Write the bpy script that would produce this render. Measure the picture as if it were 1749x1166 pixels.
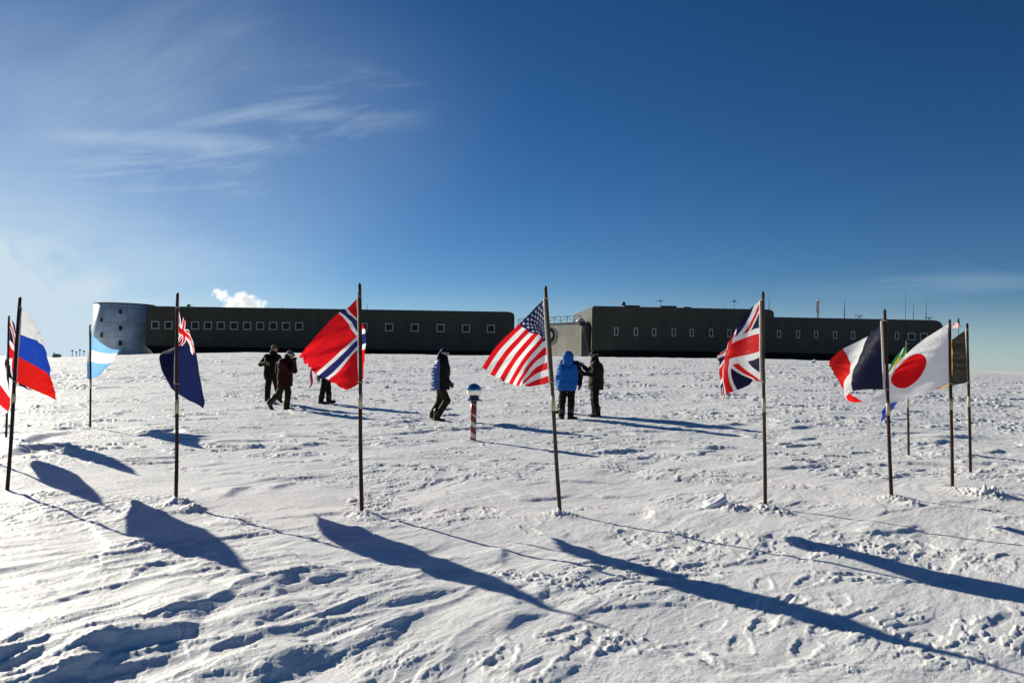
import bpy, math, random
import numpy as np
from mathutils import Vector, Matrix
for o in list(bpy.data.objects): bpy.data.objects.remove(o)
S = bpy.context.scene
R = math.radians
rng = np.random.default_rng(7)
# ------------------------------------------------------------------ camera
FPX = 1749*28/36; EYE = 1.6
PITCH = math.atan((621-583)/FPX); ROLL = R(0.91)
Fv = np.array([0, math.cos(PITCH), math.sin(PITCH)])
R0 = np.array([1., 0, 0]); U0 = np.array([0, -math.sin(PITCH), math.cos(PITCH)])
Rv = R0*math.cos(ROLL)+U0*math.sin(ROLL); Uv = -R0*math.sin(ROLL)+U0*math.cos(ROLL)
CAM = np.array([0., 0., EYE])
cd = bpy.data.cameras.new('camera'); cam = bpy.data.objects.new('camera', cd); S.collection.objects.link(cam)
cam.matrix_world = Matrix(((Rv[0], Uv[0], -Fv[0], 0), (Rv[1], Uv[1], -Fv[1], 0), (Rv[2], Uv[2], -Fv[2], EYE), (0, 0, 0, 1)))
cd.lens = 28; cd.sensor_width = 36; cd.clip_end = 30000; cd.clip_start = 0.05
S.camera = cam
S.view_settings.view_transform = 'Standard'; S.view_settings.look = 'None'
S.view_settings.exposure = 0.33; S.view_settings.gamma = 1
# ------------------------------------------------------------------ sun + sky
SUN_AZ = R(-47.0); SUN_EL = R(20.9)          # azimuth from +Y, negative = left
sd = np.array([math.sin(SUN_AZ)*math.cos(SUN_EL), math.cos(SUN_AZ)*math.cos(SUN_EL), math.sin(SUN_EL)])
sl = bpy.data.lights.new('sun', 'SUN'); so = bpy.data.objects.new('sun', sl); S.collection.objects.link(so)
so.rotation_euler = Vector(sd).to_track_quat('Z', 'Y').to_euler()
sl.energy = 5.0; sl.angle = R(0.5); sl.color = (1.0, 0.935, 0.775)
W = bpy.data.worlds.new('World'); S.world = W; W.use_nodes = True
nt = W.node_tree; nt.nodes.clear()
class NT:
    def __init__(s, t): s.t = t
    def n(s, ty, **k):
        n = s.t.nodes.new(ty)
        for a, b in k.items():
            if a.startswith('i_'):
                key = a[2:]; n.inputs[int(key) if key.isdigit() else key].default_value = b
            else: setattr(n, a, b)
        return n
    def l(s, a, b): s.t.links.new(a, b)
    def m(s, op, a, b=None, c=None, clamp=False):
        n = s.t.nodes.new('ShaderNodeMath'); n.operation = op; n.use_clamp = clamp
        for i, x in enumerate((a, b, c)):
            if x is None: continue
            if isinstance(x, (int, float)): n.inputs[i].default_value = x
            else: s.l(x, n.inputs[i])
        return n.outputs[0]
    def vm(s, op, a, b=None, out=0):
        n = s.t.nodes.new('ShaderNodeVectorMath'); n.operation = op
        for i, x in enumerate((a, b)):
            if x is None: continue
            if isinstance(x, (tuple, list)): n.inputs[i].default_value = x
            else: s.l(x, n.inputs[i])
        return n.outputs[out]
    def ramp(s, x, lo, hi, a=0., b=1., smooth=True):
        n = s.t.nodes.new('ShaderNodeMapRange'); n.interpolation_type = 'SMOOTHSTEP' if smooth else 'LINEAR'
        s.l(x, n.inputs[0])
        for i, vv in zip((1, 2, 3, 4), (lo, hi, a, b)): n.inputs[i].default_value = vv
        return n.outputs[0]
    def noise(s, vec, scale, detail=5, rough=.55, dist=0.):
        n = s.n('ShaderNodeTexNoise'); s.l(vec, n.inputs['Vector'])
        n.inputs['Scale'].default_value = scale; n.inputs['Detail'].default_value = detail
        n.inputs['Roughness'].default_value = rough; n.inputs['Distortion'].default_value = dist
        return n.outputs['Fac']
w = NT(nt)
sky = w.n('ShaderNodeTexSky', sky_type='NISHITA', sun_disc=False, sun_elevation=SUN_EL, sun_rotation=SUN_AZ, altitude=2800, air_density=1.0, dust_density=0.5, ozone_density=3.2)
hs = w.n('ShaderNodeHueSaturation'); hs.inputs['Saturation'].default_value = 1.15; hs.inputs['Value'].default_value = .70
gm = w.n('ShaderNodeGamma'); gm.inputs[1].default_value = 1.22; w.l(sky.outputs[0], gm.inputs[0]); w.l(gm.outputs[0], hs.inputs['Color'])
S.cycles.volume_bounces = 8; S.cycles.max_bounces = 12
bg = w.n('ShaderNodeBackground'); bg.inputs[1].default_value = 0.052; w.l(hs.outputs[0], bg.inputs[0])
tc = w.n('ShaderNodeTexCoord'); D = tc.outputs['Generated']
sep = w.n('ShaderNodeSeparateXYZ'); w.l(D, sep.inputs[0])
def pixdir(u, v):
    d = Fv*FPX+Rv*(u-874.5)-Uv*(v-583); return d/np.linalg.norm(d)
zz = w.m('MAXIMUM', sep.outputs[2], 0.0)
az = w.m('DIVIDE', sep.outputs[0], w.m('MAXIMUM', sep.outputs[1], 0.05))    # tan azimuth
el = w.m('DIVIDE', sep.outputs[2], w.m('MAXIMUM', sep.outputs[1], 0.05))
def wisp(c_u, c_v, ra, re, ang, sx, sy, scale, lo, hi, dist=.4, rough=.6, soft=1.0):
    d = pixdir(c_u, c_v); a0 = d[0]/d[1]; e0 = d[2]/d[1]
    da = w.m('SUBTRACT', az, a0); de = w.m('SUBTRACT', el, e0)
    ca, sa = math.cos(ang), math.sin(ang)
    p = w.m('ADD', w.m('MULTIPLY', da, ca), w.m('MULTIPLY', de, sa))
    q = w.m('SUBTRACT', w.m('MULTIPLY', de, ca), w.m('MULTIPLY', da, sa))
    cb = w.n('ShaderNodeCombineXYZ'); w.l(w.m('MULTIPLY', p, sx), cb.inputs[0]); w.l(w.m('MULTIPLY', q, sy), cb.inputs[1]); cb.inputs[2].default_value = c_u*.37
    n = w.noise(cb.outputs[0], scale, 8, rough, dist)
    r2 = w.m('ADD', w.m('POWER', w.m('ABSOLUTE', w.m('DIVIDE', p, ra)), 2.0), w.m('POWER', w.m('ABSOLUTE', w.m('DIVIDE', q, re)), 2.0))
    mask = w.m('POWER', w.ramp(r2, 1.0, 0.0), soft)
    return w.m('MULTIPLY', w.ramp(n, lo, hi), mask)
front = w.ramp(sep.outputs[1], 0.05, 0.2)
c1 = w.m('MULTIPLY', wisp(330, 225, .36, .12, R(7), 1.0, 6.5, 3.6, .40, .78, .6, .68), .40)
c2 = w.m('MULTIPLY', wisp(260, 170, .30, .20, R(28), 1.0, 3.0, 3.0, .38, .85, .9), .20)
c3 = w.m('MULTIPLY', wisp(10, 515, .20, .12, R(-6), 1.3, 3.0, 4.5, .28, .62, .5), .75)
c4 = w.m('MULTIPLY', wisp(1560, 488, .22, .022, R(3), .7, 9.0, 3.0, .40, .75, .2), .20)
c5 = w.m('MULTIPLY', wisp(-260, 430, .95, .42, R(14), 1.0, 1.8, 1.5, -.1, .80, .5, .6, 1.6), .50)
c8 = w.m('MULTIPLY', wisp(-80, 530, .55, .20, R(4), 1.0, 3.0, 3.0, .10, .70, .4, .6, 1.2), .80)
c9 = w.m('MULTIPLY', wisp(430, 192, .13, .012, R(12), 1.2, 9.0, 4.0, .15, .65, .5, .65, .8), .26)
c10 = w.m('MULTIPLY', wisp(300, 243, .20, .018, R(-2), 1.0, 9.0, 4.0, .15, .65, .4, .65, .8), .24)
c11 = w.m('MULTIPLY', wisp(250, 120, .22, .10, R(32), 1.0, 5.0, 4.0, .25, .75, .9, .68, 1.), .17)
c7 = w.m('MULTIPLY', w.ramp(el, .11, .0), .34)
c6 = w.m('MULTIPLY', wisp(300, 237, .17, .014, R(-1), 1.0, 7.0, 4.0, .30, .7, .3), .20)
tot = c1
for c in (c2, c3, c4, c5, c6, c7, c8, c9, c10, c11): tot = w.m('MAXIMUM', w.m('ADD', tot, w.m('MULTIPLY', c, .6)), c)
tot = w.m('MULTIPLY', tot, front, clamp=True)
cbg = w.n('ShaderNodeBackground'); cbg.inputs[0].default_value = (.72, .88, 1, 1); cbg.inputs[1].default_value = .66
mx = w.n('ShaderNodeMixShader'); w.l(tot, mx.inputs[0]); w.l(bg.outputs[0], mx.inputs[1]); w.l(cbg.outputs[0], mx.inputs[2])
wo = w.n('ShaderNodeOutputWorld'); w.l(mx.outputs[0], wo.inputs[0])
# ------------------------------------------------------------------ helpers
def tag(o, label=None, cat=None, group=None, kind=None):
    if label: o['label'] = label
    if cat: o['category'] = cat
    if group: o['group'] = group
    if kind: o['kind'] = kind
    return o
def mesh_obj(name, V, Fs, mat, parent=None, smooth=False):
    me = bpy.data.meshes.new(name)
    me.from_pydata([tuple(map(float, p)) for p in V], [], [tuple(int(i) for i in f) for f in Fs]); me.update()
    if mat: me.materials.append(mat)
    if smooth: me.polygons.foreach_set('use_smooth', [True]*len(me.polygons))
    o = bpy.data.objects.new(name, me); S.collection.objects.link(o)
    if parent: o.parent = parent
    return o
def empty(name, loc=(0, 0, 0), rz=0):
    o = bpy.data.objects.new(name, None); S.collection.objects.link(o)
    o.location = loc; o.rotation_euler = (0, 0, rz); o.empty_display_size = .2
    return o
class MB:
    def __init__(s): s.V = []; s.F = []
    def add(s, V, F):
        k = len(s.V); s.V += [tuple(v) for v in V]; s.F += [tuple(i+k for i in f) for f in F]; return s
    def box(s, x0, x1, y0, y1, z0, z1):
        return s.add([(x0, y0, z0), (x1, y0, z0), (x1, y1, z0), (x0, y1, z0), (x0, y0, z1), (x1, y0, z1), (x1, y1, z1), (x0, y1, z1)],
                     [(0, 3, 2, 1), (4, 5, 6, 7), (0, 1, 5, 4), (1, 2, 6, 5), (2, 3, 7, 6), (3, 0, 4, 7)])
    def tube(s, pts, rad, n=10, cap=True):
        pts = [Vector(p) for p in pts]; rad = rad if isinstance(rad, (list, tuple)) else [rad]*len(pts)
        V = []; F = []
        for i, p in enumerate(pts):
            t = (pts[min(i+1, len(pts)-1)]-pts[max(i-1, 0)]).normalized()
            ref = Vector((1, 0, 0)) if abs(t.x) < .8 else Vector((0, 1, 0))
            a = t.cross(ref).normalized(); b = t.cross(a)
            for k in range(n):
                th = 2*math.pi*k/n; V.append(p+(a*math.cos(th)+b*math.sin(th))*rad[i])
        for i in range(len(pts)-1):
            for k in range(n):
                F.append((i*n+k, i*n+(k+1) % n, (i+1)*n+(k+1) % n, (i+1)*n+k))
        if cap:
            F.append(tuple(range(n-1, -1, -1))); F.append(tuple((len(pts)-1)*n+k for k in range(n)))
        return s.add(V, F)
    def lathe(s, prof, n=32, c=(0, 0)):
        V = []; F = []; m = len(prof)
        for r, z in prof:
            for k in range(n):
                th = 2*math.pi*k/n; V.append((c[0]+r*math.cos(th), c[1]+r*math.sin(th), z))
        for i in range(m-1):
            for k in range(n): F.append((i*n+k, i*n+(k+1) % n, (i+1)*n+(k+1) % n, (i+1)*n+k))
        F.append(tuple(range(n-1, -1, -1))); F.append(tuple((m-1)*n+k for k in range(n)))
        return s.add(V, F)
    def prism(s, poly, y0, y1):          # poly of (x,z), extruded along y
        n = len(poly)
        V = [(x, y0, z) for x, z in poly]+[(x, y1, z) for x, z in poly]
        F = [tuple(range(n)), tuple(range(2*n-1, n-1, -1))]+[(i, n+i, n+(i+1) % n, (i+1) % n) for i in range(n)]
        return s.add(V, F)
    def build(s, name, mat, parent=None, smooth=False): return mesh_obj(name, s.V, s.F, mat, parent, smooth)
def material(name, col, rough=.7, metal=0., var=0., vscale=4., bump=0., bscale=30., coat=0., stretch=(1, 1, 1), col2=None, sheen=0., spec=None):
    m = bpy.data.materials.new(name); m.use_nodes = True; t = NT(m.node_tree)
    b = m.node_tree.nodes['Principled BSDF']
    b.inputs['Base Color'].default_value = (*col, 1); b.inputs['Roughness'].default_value = rough; b.inputs['Metallic'].default_value = metal
    if spec is not None: b.inputs['Specular IOR Level'].default_value = spec
    if sheen: b.inputs['Sheen Weight'].default_value = sheen
    if coat: b.inputs['Coat Weight'].default_value = coat
    c = t.n('ShaderNodeTexCoord'); v = t.vm('MULTIPLY', c.outputs['Object'], stretch)
    if var or col2:
        f = t.noise(v, vscale, 6, .6, .3)
        mix = t.n('ShaderNodeMix', data_type='RGBA'); t.l(t.ramp(f, .3, .7), mix.inputs[0])
        c2 = col2 or tuple(min(1, x*(1+var)) for x in col); c1_ = col if col2 else tuple(x*(1-var) for x in col)
        mix.inputs[6].default_value = (*c1_, 1); mix.inputs[7].default_value = (*c2, 1)
        t.l(mix.outputs[2], b.inputs['Base Color'])
        rr = t.ramp(f, .2, .8, max(.02, rough-.1), min(1, rough+.1)); t.l(rr, b.inputs['Roughness'])
    if bump:
        f2 = t.noise(v, bscale, 5, .6); bn = t.n('ShaderNodeBump'); bn.inputs['Strength'].default_value = bump; bn.inputs['Distance'].default_value = .02
        t.l(f2, bn.inputs['Height']); t.l(bn.outputs[0], b.inputs['Normal'])
    return m
# ------------------------------------------------------------------ noise + terrain
def _h(ix, iy, seed):
    n = (ix.astype(np.int64)*374761393+iy.astype(np.int64)*668265263+seed*2246822519) & 0xffffffff
    n = ((n ^ (n >> 13))*1274126177) & 0xffffffff
    n = n ^ (n >> 16); a = (n & 0xffff).astype(np.float32)*(2*math.pi/65536)
    return np.cos(a), np.sin(a)
def perlin(x, y, seed=0):
    x0 = np.floor(x); y0 = np.floor(y); fx = (x-x0).astype(np.float32); fy = (y-y0).astype(np.float32)
    u = fx*fx*fx*(fx*(fx*6-15)+10); v = fy*fy*fy*(fy*(fy*6-15)+10); out = []
    for dx, dy in ((0, 0), (1, 0), (0, 1), (1, 1)):
        gx, gy = _h(x0+dx, y0+dy, seed); out.append(gx*(fx-dx)+gy*(fy-dy))
    a = out[0]+u*(out[1]-out[0]); b = out[2]+u*(out[3]-out[2])
    return (a+v*(b-a))*1.4
def fbm(x, y, o=4, seed=0, g=.5):
    r = 0; a = 1.
    for i in range(o): r = r+a*perlin(x*2**i+i*17.3, y*2**i-i*9.1, seed+i); a *= g
    return r
def sst(a, b, x): t = np.clip((x-a)/(b-a), 0, 1); return t*t*(3-2*t)
PY = [0, 10, 15.5, 20, 25, 40, 60, 80, 100, 125, 145, 190, 300, 600]
PZ = [0, 0.0, .10, .19, .33, .72, 1.35, 2.15, 2.68, 2.35, 2.0, 1.6, .8, 0]
AX = [-.75, -.62, -.545, -.49, -.42, -.33, .33, .40, .46, .52, .56, .64, .8]
AW = [.30, .46, .60, .72, .84, .93, 1, .96, .84, .70, .585, .45, .3]
def macro(x, y):
    z = np.interp(y, PY, PZ); a = x/np.maximum(y, 5.)
    return z*np.interp(a, AX, AW)
def px_ray(u, v): return Fv+Rv*((u-874.5)/FPX)-Uv*((v-583)/FPX)
def ground_hit(u, v):
    d = px_ray(u, v); t = 2.
    while t < 400:
        p = CAM+d*t
        if p[2] <= float(macro(p[0], p[1])): return p[0], p[1]
        t += .01
    return p[0], p[1]
def flat_hit(u, v):
    d = px_ray(u, v); t = -EYE/d[2]; return (d*t)[:2]
def at_Y(u, v, Y): d = px_ray(u, v); return CAM+d*(Y/d[1])
TH = R(52); ct, stt = math.cos(TH), math.sin(TH)
SCARPS = [  # (pixels along the lip, height, run of the whaleback behind)
 ([(425, 1046), (451, 1023), (496, 1001), (530, 1003), (559, 1000), (609, 986)], .06, .6),
 ([(255, 1125), (280, 1090), (307, 1059), (343, 1046), (410, 1040)], .085, .6),
 ([(60, 1180), (120, 1160), (194, 1118), (253, 1114), (300, 1100), (345, 1098)], .105, .7),
 ([(110, 1110), (140, 1097), (180, 1091), (225, 1078), (257, 1062)], .05, .5),
 ([(412, 1122), (442, 1082), (480, 1062), (537, 1048)], .045, .5),
 ([(440, 1175), (470, 1150), (492, 1138), (559, 1116)], .075, .5),
 ([(360, 1116), (380, 1100), (414, 1085)], .035, .4),
 ([(205, 1016), (228, 990), (253, 973), (298, 967)], .04, .5),
 ([(250, 1030), (290, 1014), (336, 1000)], .04, .5),
 ([(-20, 1160), (0, 1148), (40, 1130)], .07, .4),
 ([(10, 783), (40, 770), (70, 768), (112, 762)], .13, .8),
 ([(20, 770), (60, 750), (110, 742)], .10, .8),
 ([(150, 880), (190, 935), (165, 985), (130, 1080)], .025, .5),
 ([(1470, 912), (1550, 906), (1562, 895)], .035, .4), ([(1095, 868), (1120, 870), (1118, 885)], .06, .4),
 ([(1010, 778), (1050, 776), (1092, 772)], .07, .6),
 ([(640, 1140), (660, 1090), (700, 1050)], .02, .5), ([(850, 1085), (880, 1060), (940, 1050)], .035, .3),
 ([(240, 745), (300, 742), (330, 748)], .08, .6), ([(380, 850), (400, 838), (430, 832)], .05, .3), ([(455, 838), (500, 826)], .04, .3),
 ([(1660, 1060), (1700, 1040), (1749, 1038)], .03, .35), ([(1240, 800), (1330, 806), (1420, 800)], .05, 1.4), ([(1080, 815), (1180, 822), (1260, 832)], .06, 1.6),
]
SC = []
for pts, A, run in SCARPS: SC.append((np.array([flat_hit(*p) for p in pts]), A, run))
_q = np.random.default_rng(5)
for xa, xb, ya, yb, cnt_, A0, A1, l0, l1, a0, a1 in ((-3.6, .6, 3.7, 7.0, 46, .014, .036, .3, 1.3, 42, 84), (.2, 3.6, 3.9, 8.0, 22, .008, .016, .2, .6, 20, 80), (-5, 7, 7.5, 13, 60, .014, .032, .3, 1.2, -5, 40), (-9, 11, 13, 24, 80, .03, .07, .5, 2.0, -15, 30)):
    for _ in range(cnt_):
        c0 = np.array([_q.uniform(xa, xb), _q.uniform(ya, yb)]); L_ = _q.uniform(l0, l1); th = R(_q.uniform(a0, a1)); bend = _q.normal(0, .35)
        P_ = [c0]
        for k in range(4): P_.append(P_[-1]+np.array([math.cos(th), math.sin(th)])*L_/4); th += bend+_q.normal(0, .25)
        SC.append((np.array(P_), _q.uniform(A0, A1), _q.uniform(.15, .4)*(1 if yb < 9 else 2)))
def scarps(x, y):
    z = np.zeros_like(x); lowz = np.zeros_like(x)
    wob = perlin(x*14, y*14, 91)*.006+perlin(x*4, y*4, 92)*.035
    for P, A, run in SC:
        lo = P.min(0)-run*2.2; hi = P.max(0)+run*2.2
        m = (x > lo[0]) & (x < hi[0]) & (y > lo[1]) & (y < hi[1])
        if not m.any(): continue
        X = x[m]; Y = y[m]; best = np.full(X.shape, 9.); sg = np.zeros(X.shape); tt = np.zeros(X.shape)
        seg = np.linalg.norm(np.diff(P, axis=0), axis=1); cum = np.concatenate([[0], np.cumsum(seg)]); L = cum[-1]
        for i in range(len(P)-1):
            a = P[i]; d = P[i+1]-a; q = ((X-a[0])*d[0]+(Y-a[1])*d[1])/(d@d); qc = np.clip(q, 0, 1)
            dx = X-a[0]-qc*d[0]; dy = Y-a[1]-qc*d[1]; dd = np.hypot(dx, dy)
            s_ = np.sign(d[0]*dy-d[1]*dx); k = dd < best
            best[k] = dd[k]; sg[k] = s_[k]; tt[k] = (cum[i]+qc[k]*seg[i])/L
        sd_ = best*sg+wob[m]*(.5 if run < .5 else 1)
        taper = np.sqrt(np.clip(np.sin(np.clip(tt, 0.02, .98)*math.pi), 0, 1))
        endf = np.exp(-np.where((tt <= .001) | (tt >= .999), best, 0)/(run*.5))
        prof = np.where(sd_ > 0, np.exp(-(sd_/run)**1.5), np.exp(-(sd_/(.10*A/.1+.015))**2)-.22*np.exp(-((sd_+.2)/.18)**2))
        pz = .75*A*prof*taper*endf; z[m] = np.maximum(z[m], pz); lowz[m] = np.minimum(lowz[m], pz)
    return z+lowz
BUMPS = [(957, 880, .05, .16), (1309, 874, .05, .2), (1340, 880, .03, .1), (1527, 858, .04, .2), (1560, 868, .05, .1), (622, 880, .04, .15), (303, 860, .05, .16), (330, 868, .05, .1), (1690, 853, .09, .22), (1655, 845, .04, .3), (1250, 872, .05, .14), (70, 845, .04, .2), (230, 858, .03, .1), (800, 752, .03, .12)]
PR = []
_g = np.random.default_rng(12)
for (u0, v0, u1, v1, nn_) in ((1320, 1000, 1190, 1130, 7), (1330, 1100, 1420, 985, 6), (700, 800, 980, 930, 9), (560, 900, 860, 790, 9), (1080, 900, 1260, 1010, 7), (980, 1100, 860, 1160, 4), (450, 760, 760, 790, 10), (860, 760, 1240, 790, 10), (1400, 890, 1700, 960, 8)):
    a_, b_ = flat_hit(u0, v0), flat_hit(u1, v1); d_ = (b_-a_)/np.linalg.norm(b_-a_); q_ = np.array([-d_[1], d_[0]])
    for i in range(nn_):
        c_ = a_+(b_-a_)*(i+_g.uniform(-.25, .25))/nn_+q_*(.12 if i % 2 else -.12)+_g.normal(0, .05, 2); th = math.atan2(d_[1], d_[0])+_g.normal(0, .25)
        PR.append((c_[0], c_[1], math.cos(th), math.sin(th), _g.uniform(.004, .010)))
def prints(x, y):
    z = np.zeros_like(x)
    for cx, cy, c_, s_, dep in PR:
        m = (np.abs(x-cx) < .3) & (np.abs(y-cy) < .3)
        if not m.any(): continue
        X = x[m]-cx; Y = y[m]-cy; p = (X*c_+Y*s_)/.16; q = (-X*s_+Y*c_)/(.058+.012*np.clip(p, -1, 1)); e = (np.abs(p)**3+np.abs(q)**3)**(1/3)
        e = e+.25*perlin(x[m]*14, y[m]*14, 44); z[m] += -dep*(1-sst(.8, 1.1, e))+dep*.7*np.exp(-((e-1.3)/.22)**2)*(.4+1.4*np.abs(perlin(x[m]*22, y[m]*22, 45)))
    return z
BW = [(ground_hit(u, v), a, r) for u, v, a, r in BUMPS]
def height(x, y):
    x = np.asarray(x, float); y = np.asarray(y, float)
    r = np.hypot(x, y)
    z = macro(x, y)+.05*fbm(x/6+3, y/6, 3, 1)*sst(0, 12, r+4)
    wx = perlin(x*.5, y*.5, 31)*.5; wy = perlin(x*.5+9, y*.5, 32)*.5
    X = x+wx; Y = y+wy
    p = X*ct+Y*stt; q = -X*stt+Y*ct
    patch = sst(-.15, .45, fbm(x/3.1+5, y/2.2, 3, 40))            # rough patches
    quiet = .25+.75*sst(-.35, .35, fbm(x/5.5+2, y/4+7, 3, 41))
    trod = np.exp(-((x+.5)/5.5)**2-((y-16)/5)**2); quiet = quiet*(1-.45*trod)
    left = sst(1.0, -1.5, x)*sst(8.5, 5.5, y)
    mid = sst(8, 17, r)
    fade = 1-sst(70, 110, r)*.75
    n = fbm(p/2.4, q/.85, 3, 50, .5)                                # long soft dunes
    z += (.014+.022*left)*n
    n = 1-np.abs(fbm(p/1.9+2, q/.62, 3, 52, .45))*1.6               # sharp crested drifts
    z += .026*left*np.clip(n, 0, 1)**3
    n = fbm(p/1.3+4, q/.42, 4, 60, .5)                              # broken crust terraces
    ter = sst(.0, .05, n)+sst(.33, .37, n)*.8-sst(.28, .33, -n)*.7-.5
    z += (.0065+.001*left)*ter*(.25+.75*patch)*(1-.6*mid)
    n = fbm(p/.40, q/.15, 4, 70, .6)                                # chips
    z += (.009*patch+.002)*(1-.6*left)*sst(.15, .25, n)
    crumb = sst(.35, .8, fbm(x/1.1+8, y/.8, 3, 85))
    n = fbm(X/.13, Y/.10, 3, 80, .6)
    z += (.016*crumb*(1-.6*left))*sst(.05, .35, n)+.0012*n
    c2_, s2_ = math.cos(R(12)), math.sin(R(12)); p2 = X*c2_+Y*s2_; q2 = -X*s2_+Y*c2_
    n = fbm(p2/.42+11, q2/.10+2, 4, 95, .55)                        # wind chop in the middle distance
    z += quiet*mid*fade*(.006+.009*patch)*sst(.12, .40, n)
    n = fbm(p2/.9+11, q2/.30+2, 3, 96, .5)
    z += quiet*mid*fade*.045*sst(.50, .60, n)
    n = fbm(p2/3.2+1, q2/.7+2, 4, 97, .6)
    z += quiet*sst(18, 40, r)*fade*.075*sst(.18, .42, n)
    z += .0028*(1-patch)*np.sin(q*31+5*perlin(p*1.2, q*2.5, 99))*sst(.1, .6, perlin(x*.8, y*.8, 98))
    z += scarps(x, y)+.05*np.exp(-((x+2.2)/1.6)**2-((y-4.6)/1.3)**2)
    z += prints(x, y)
    for (bx, by), a, rr in BW:
        d = np.hypot(x-bx, y-by); m = d < rr*3
        if m.any(): z[m] += a*np.exp(-(d[m]/rr)**2)*(.45+1.3*np.abs(perlin(x[m]/.05, y[m]/.05, 5))+.6*np.abs(perlin(x[m]/.11, y[m]/.11, 6)))
    return z
def gz(x, y): return float(height(np.array([x]), np.array([y]))[0])
def build_snow():
    a_f = np.linspace(R(-42), R(42), 1250); a_s = np.linspace(R(43), R(317), 140)[1:-1]
    ang = np.concatenate([a_f, a_s]); na = len(ang)
    rr = [.25, .6, 1., 1.5, 2., 2.5, 3.0, 3.5, 3.9]
    while rr[-1] < 22: rr.append(rr[-1]*1.0034)
    while rr[-1] < 112: rr.append(rr[-1]*1.0052)
    k = 1.0034
    while rr[-1] < 15000: k = min(k*1.006, 1.12); rr.append(rr[-1]*k)
    rr = np.array(rr); nr = len(rr)
    A, Q = np.meshgrid(ang, rr)
    X = (np.sin(A)*Q).ravel(); Y = (np.cos(A)*Q-.6).ravel(); Z = height(X, Y)
    far = np.hypot(X, Y); Z = Z-sst(600, 15000, far)*1.0
    V = np.empty((nr*na+1, 3), np.float32); V[:-1, 0] = X; V[:-1, 1] = Y; V[:-1, 2] = Z; V[-1] = (0, -.6, gz(0, -.6))
    i = np.arange(nr-1)[:, None]*na; j = np.arange(na)[None]; j2 = (j+1) % na
    Fq = np.stack([i+j, i+na+j, i+na+j2, i+j2], -1).reshape(-1, 4)
    tri = np.stack([np.full(na, nr*na), np.arange(na), (np.arange(na)+1) % na], -1)
    me = bpy.data.meshes.new('snow'); me.vertices.add(len(V)); me.vertices.foreach_set('co', V.ravel())
    me.loops.add(Fq.size+tri.size); me.loops.foreach_set('vertex_index', np.concatenate([Fq.ravel(), tri.ravel()]).astype(np.int32))
    npol = len(Fq)+len(tri); me.polygons.add(npol)
    ls = np.concatenate([np.arange(len(Fq))*4, len(Fq)*4+np.arange(len(tri))*3]).astype(np.int32)
    me.polygons.foreach_set('loop_start', ls)
    me.polygons.foreach_set('use_smooth', np.ones(npol, bool)); me.update(calc_edges=True); me.validate()
    o = bpy.data.objects.new('snow', me); S.collection.objects.link(o); tag(o, kind='structure')
    m = bpy.data.materials.new('wind packed snow'); m.use_nodes = True; t = NT(m.node_tree); b = m.node_tree.nodes['Principled BSDF']
    g = t.n('ShaderNodeNewGeometry'); P = g.outputs['Position']
    f = t.noise(P, 1.3, 5, .6); mix = t.n('ShaderNodeMix', data_type='RGBA'); t.l(t.ramp(f, .3, .7), mix.inputs[0])
    mix.inputs[6].default_value = (.82, .82, .83, 1); mix.inputs[7].default_value = (.90, .90, .90, 1); t.l(mix.outputs[2], b.inputs['Base Color'])
    b.inputs['Roughness'].default_value = .55; b.inputs['Specular IOR Level'].default_value = .35
    f1 = t.noise(t.vm('MULTIPLY', P, (1, 1.4, 1)), 22, 6, .65); f2 = t.noise(P, 160, 3, .6); mp_ = t.n('ShaderNodeMapping'); mp_.vector_type = 'TEXTURE'; mp_.inputs['Rotation'].default_value = (0, 0, TH); mp_.inputs['Scale'].default_value = (1, .22, 1); t.l(P, mp_.inputs['Vector']); f3 = t.noise(mp_.outputs[0], 2.6, 7, .68, .3)
    hsum = t.m('ADD', t.m('ADD', t.m('MULTIPLY', f1, .012), t.m('MULTIPLY', f2, .003)), t.m('MULTIPLY', f3, .012))
    bn = t.n('ShaderNodeBump'); bn.inputs['Strength'].default_value = .75; bn.inputs['Distance'].default_value = 1.; t.l(hsum, bn.inputs['Height']); t.l(bn.outputs[0], b.inputs['Normal'])
    me.materials.append(m)
build_snow()
# ------------------------------------------------------------------ station buildings
M = {}
def wall_mat(name, col, px=1.2):
    m = bpy.data.materials.new(name); m.use_nodes = True; t = NT(m.node_tree); b = m.node_tree.nodes['Principled BSDF']
    c = t.n('ShaderNodeTexCoord'); s = t.n('ShaderNodeSeparateXYZ'); t.l(c.outputs['Object'], s.inputs[0])
    xx = t.m('ADD', s.outputs[0], s.outputs[1])
    cell = t.m('FLOOR', t.m('DIVIDE', xx, px)); row = t.m('FLOOR', t.m('DIVIDE', s.outputs[2], 3.4))
    cb = t.n('ShaderNodeCombineXYZ'); t.l(cell, cb.inputs[0]); t.l(row, cb.inputs[1])
    wn = t.n('ShaderNodeTexWhiteNoise'); t.l(cb.outputs[0], wn.inputs['Vector'])
    f = t.noise(t.vm('MULTIPLY', c.outputs['Object'], (.5, .5, .12)), 1.2, 6, .6)
    k = t.m('ADD', t.m('MULTIPLY', t.m('SUBTRACT', wn.outputs['Value'], .5), .26), t.m('MULTIPLY', t.m('SUBTRACT', f, .5), .5)); k = t.m('ADD', k, 1.)
    seam = t.m('LESS_THAN', t.m('ABSOLUTE', t.m('SUBTRACT', t.m('FRACT', t.m('DIVIDE', xx, px)), .5)), .485)
    k = t.m('MULTIPLY', k, t.m('ADD', t.m('MULTIPLY', seam, .3), .70))
    mu = t.vm('SCALE', col); mu.node.inputs[0].default_value = col; t.l(k, mu.node.inputs['Scale'])
    t.l(mu, b.inputs['Base Color']); b.inputs['Roughness'].default_value = .5; b.inputs['Specular IOR Level'].default_value = .3
    return m
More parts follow.
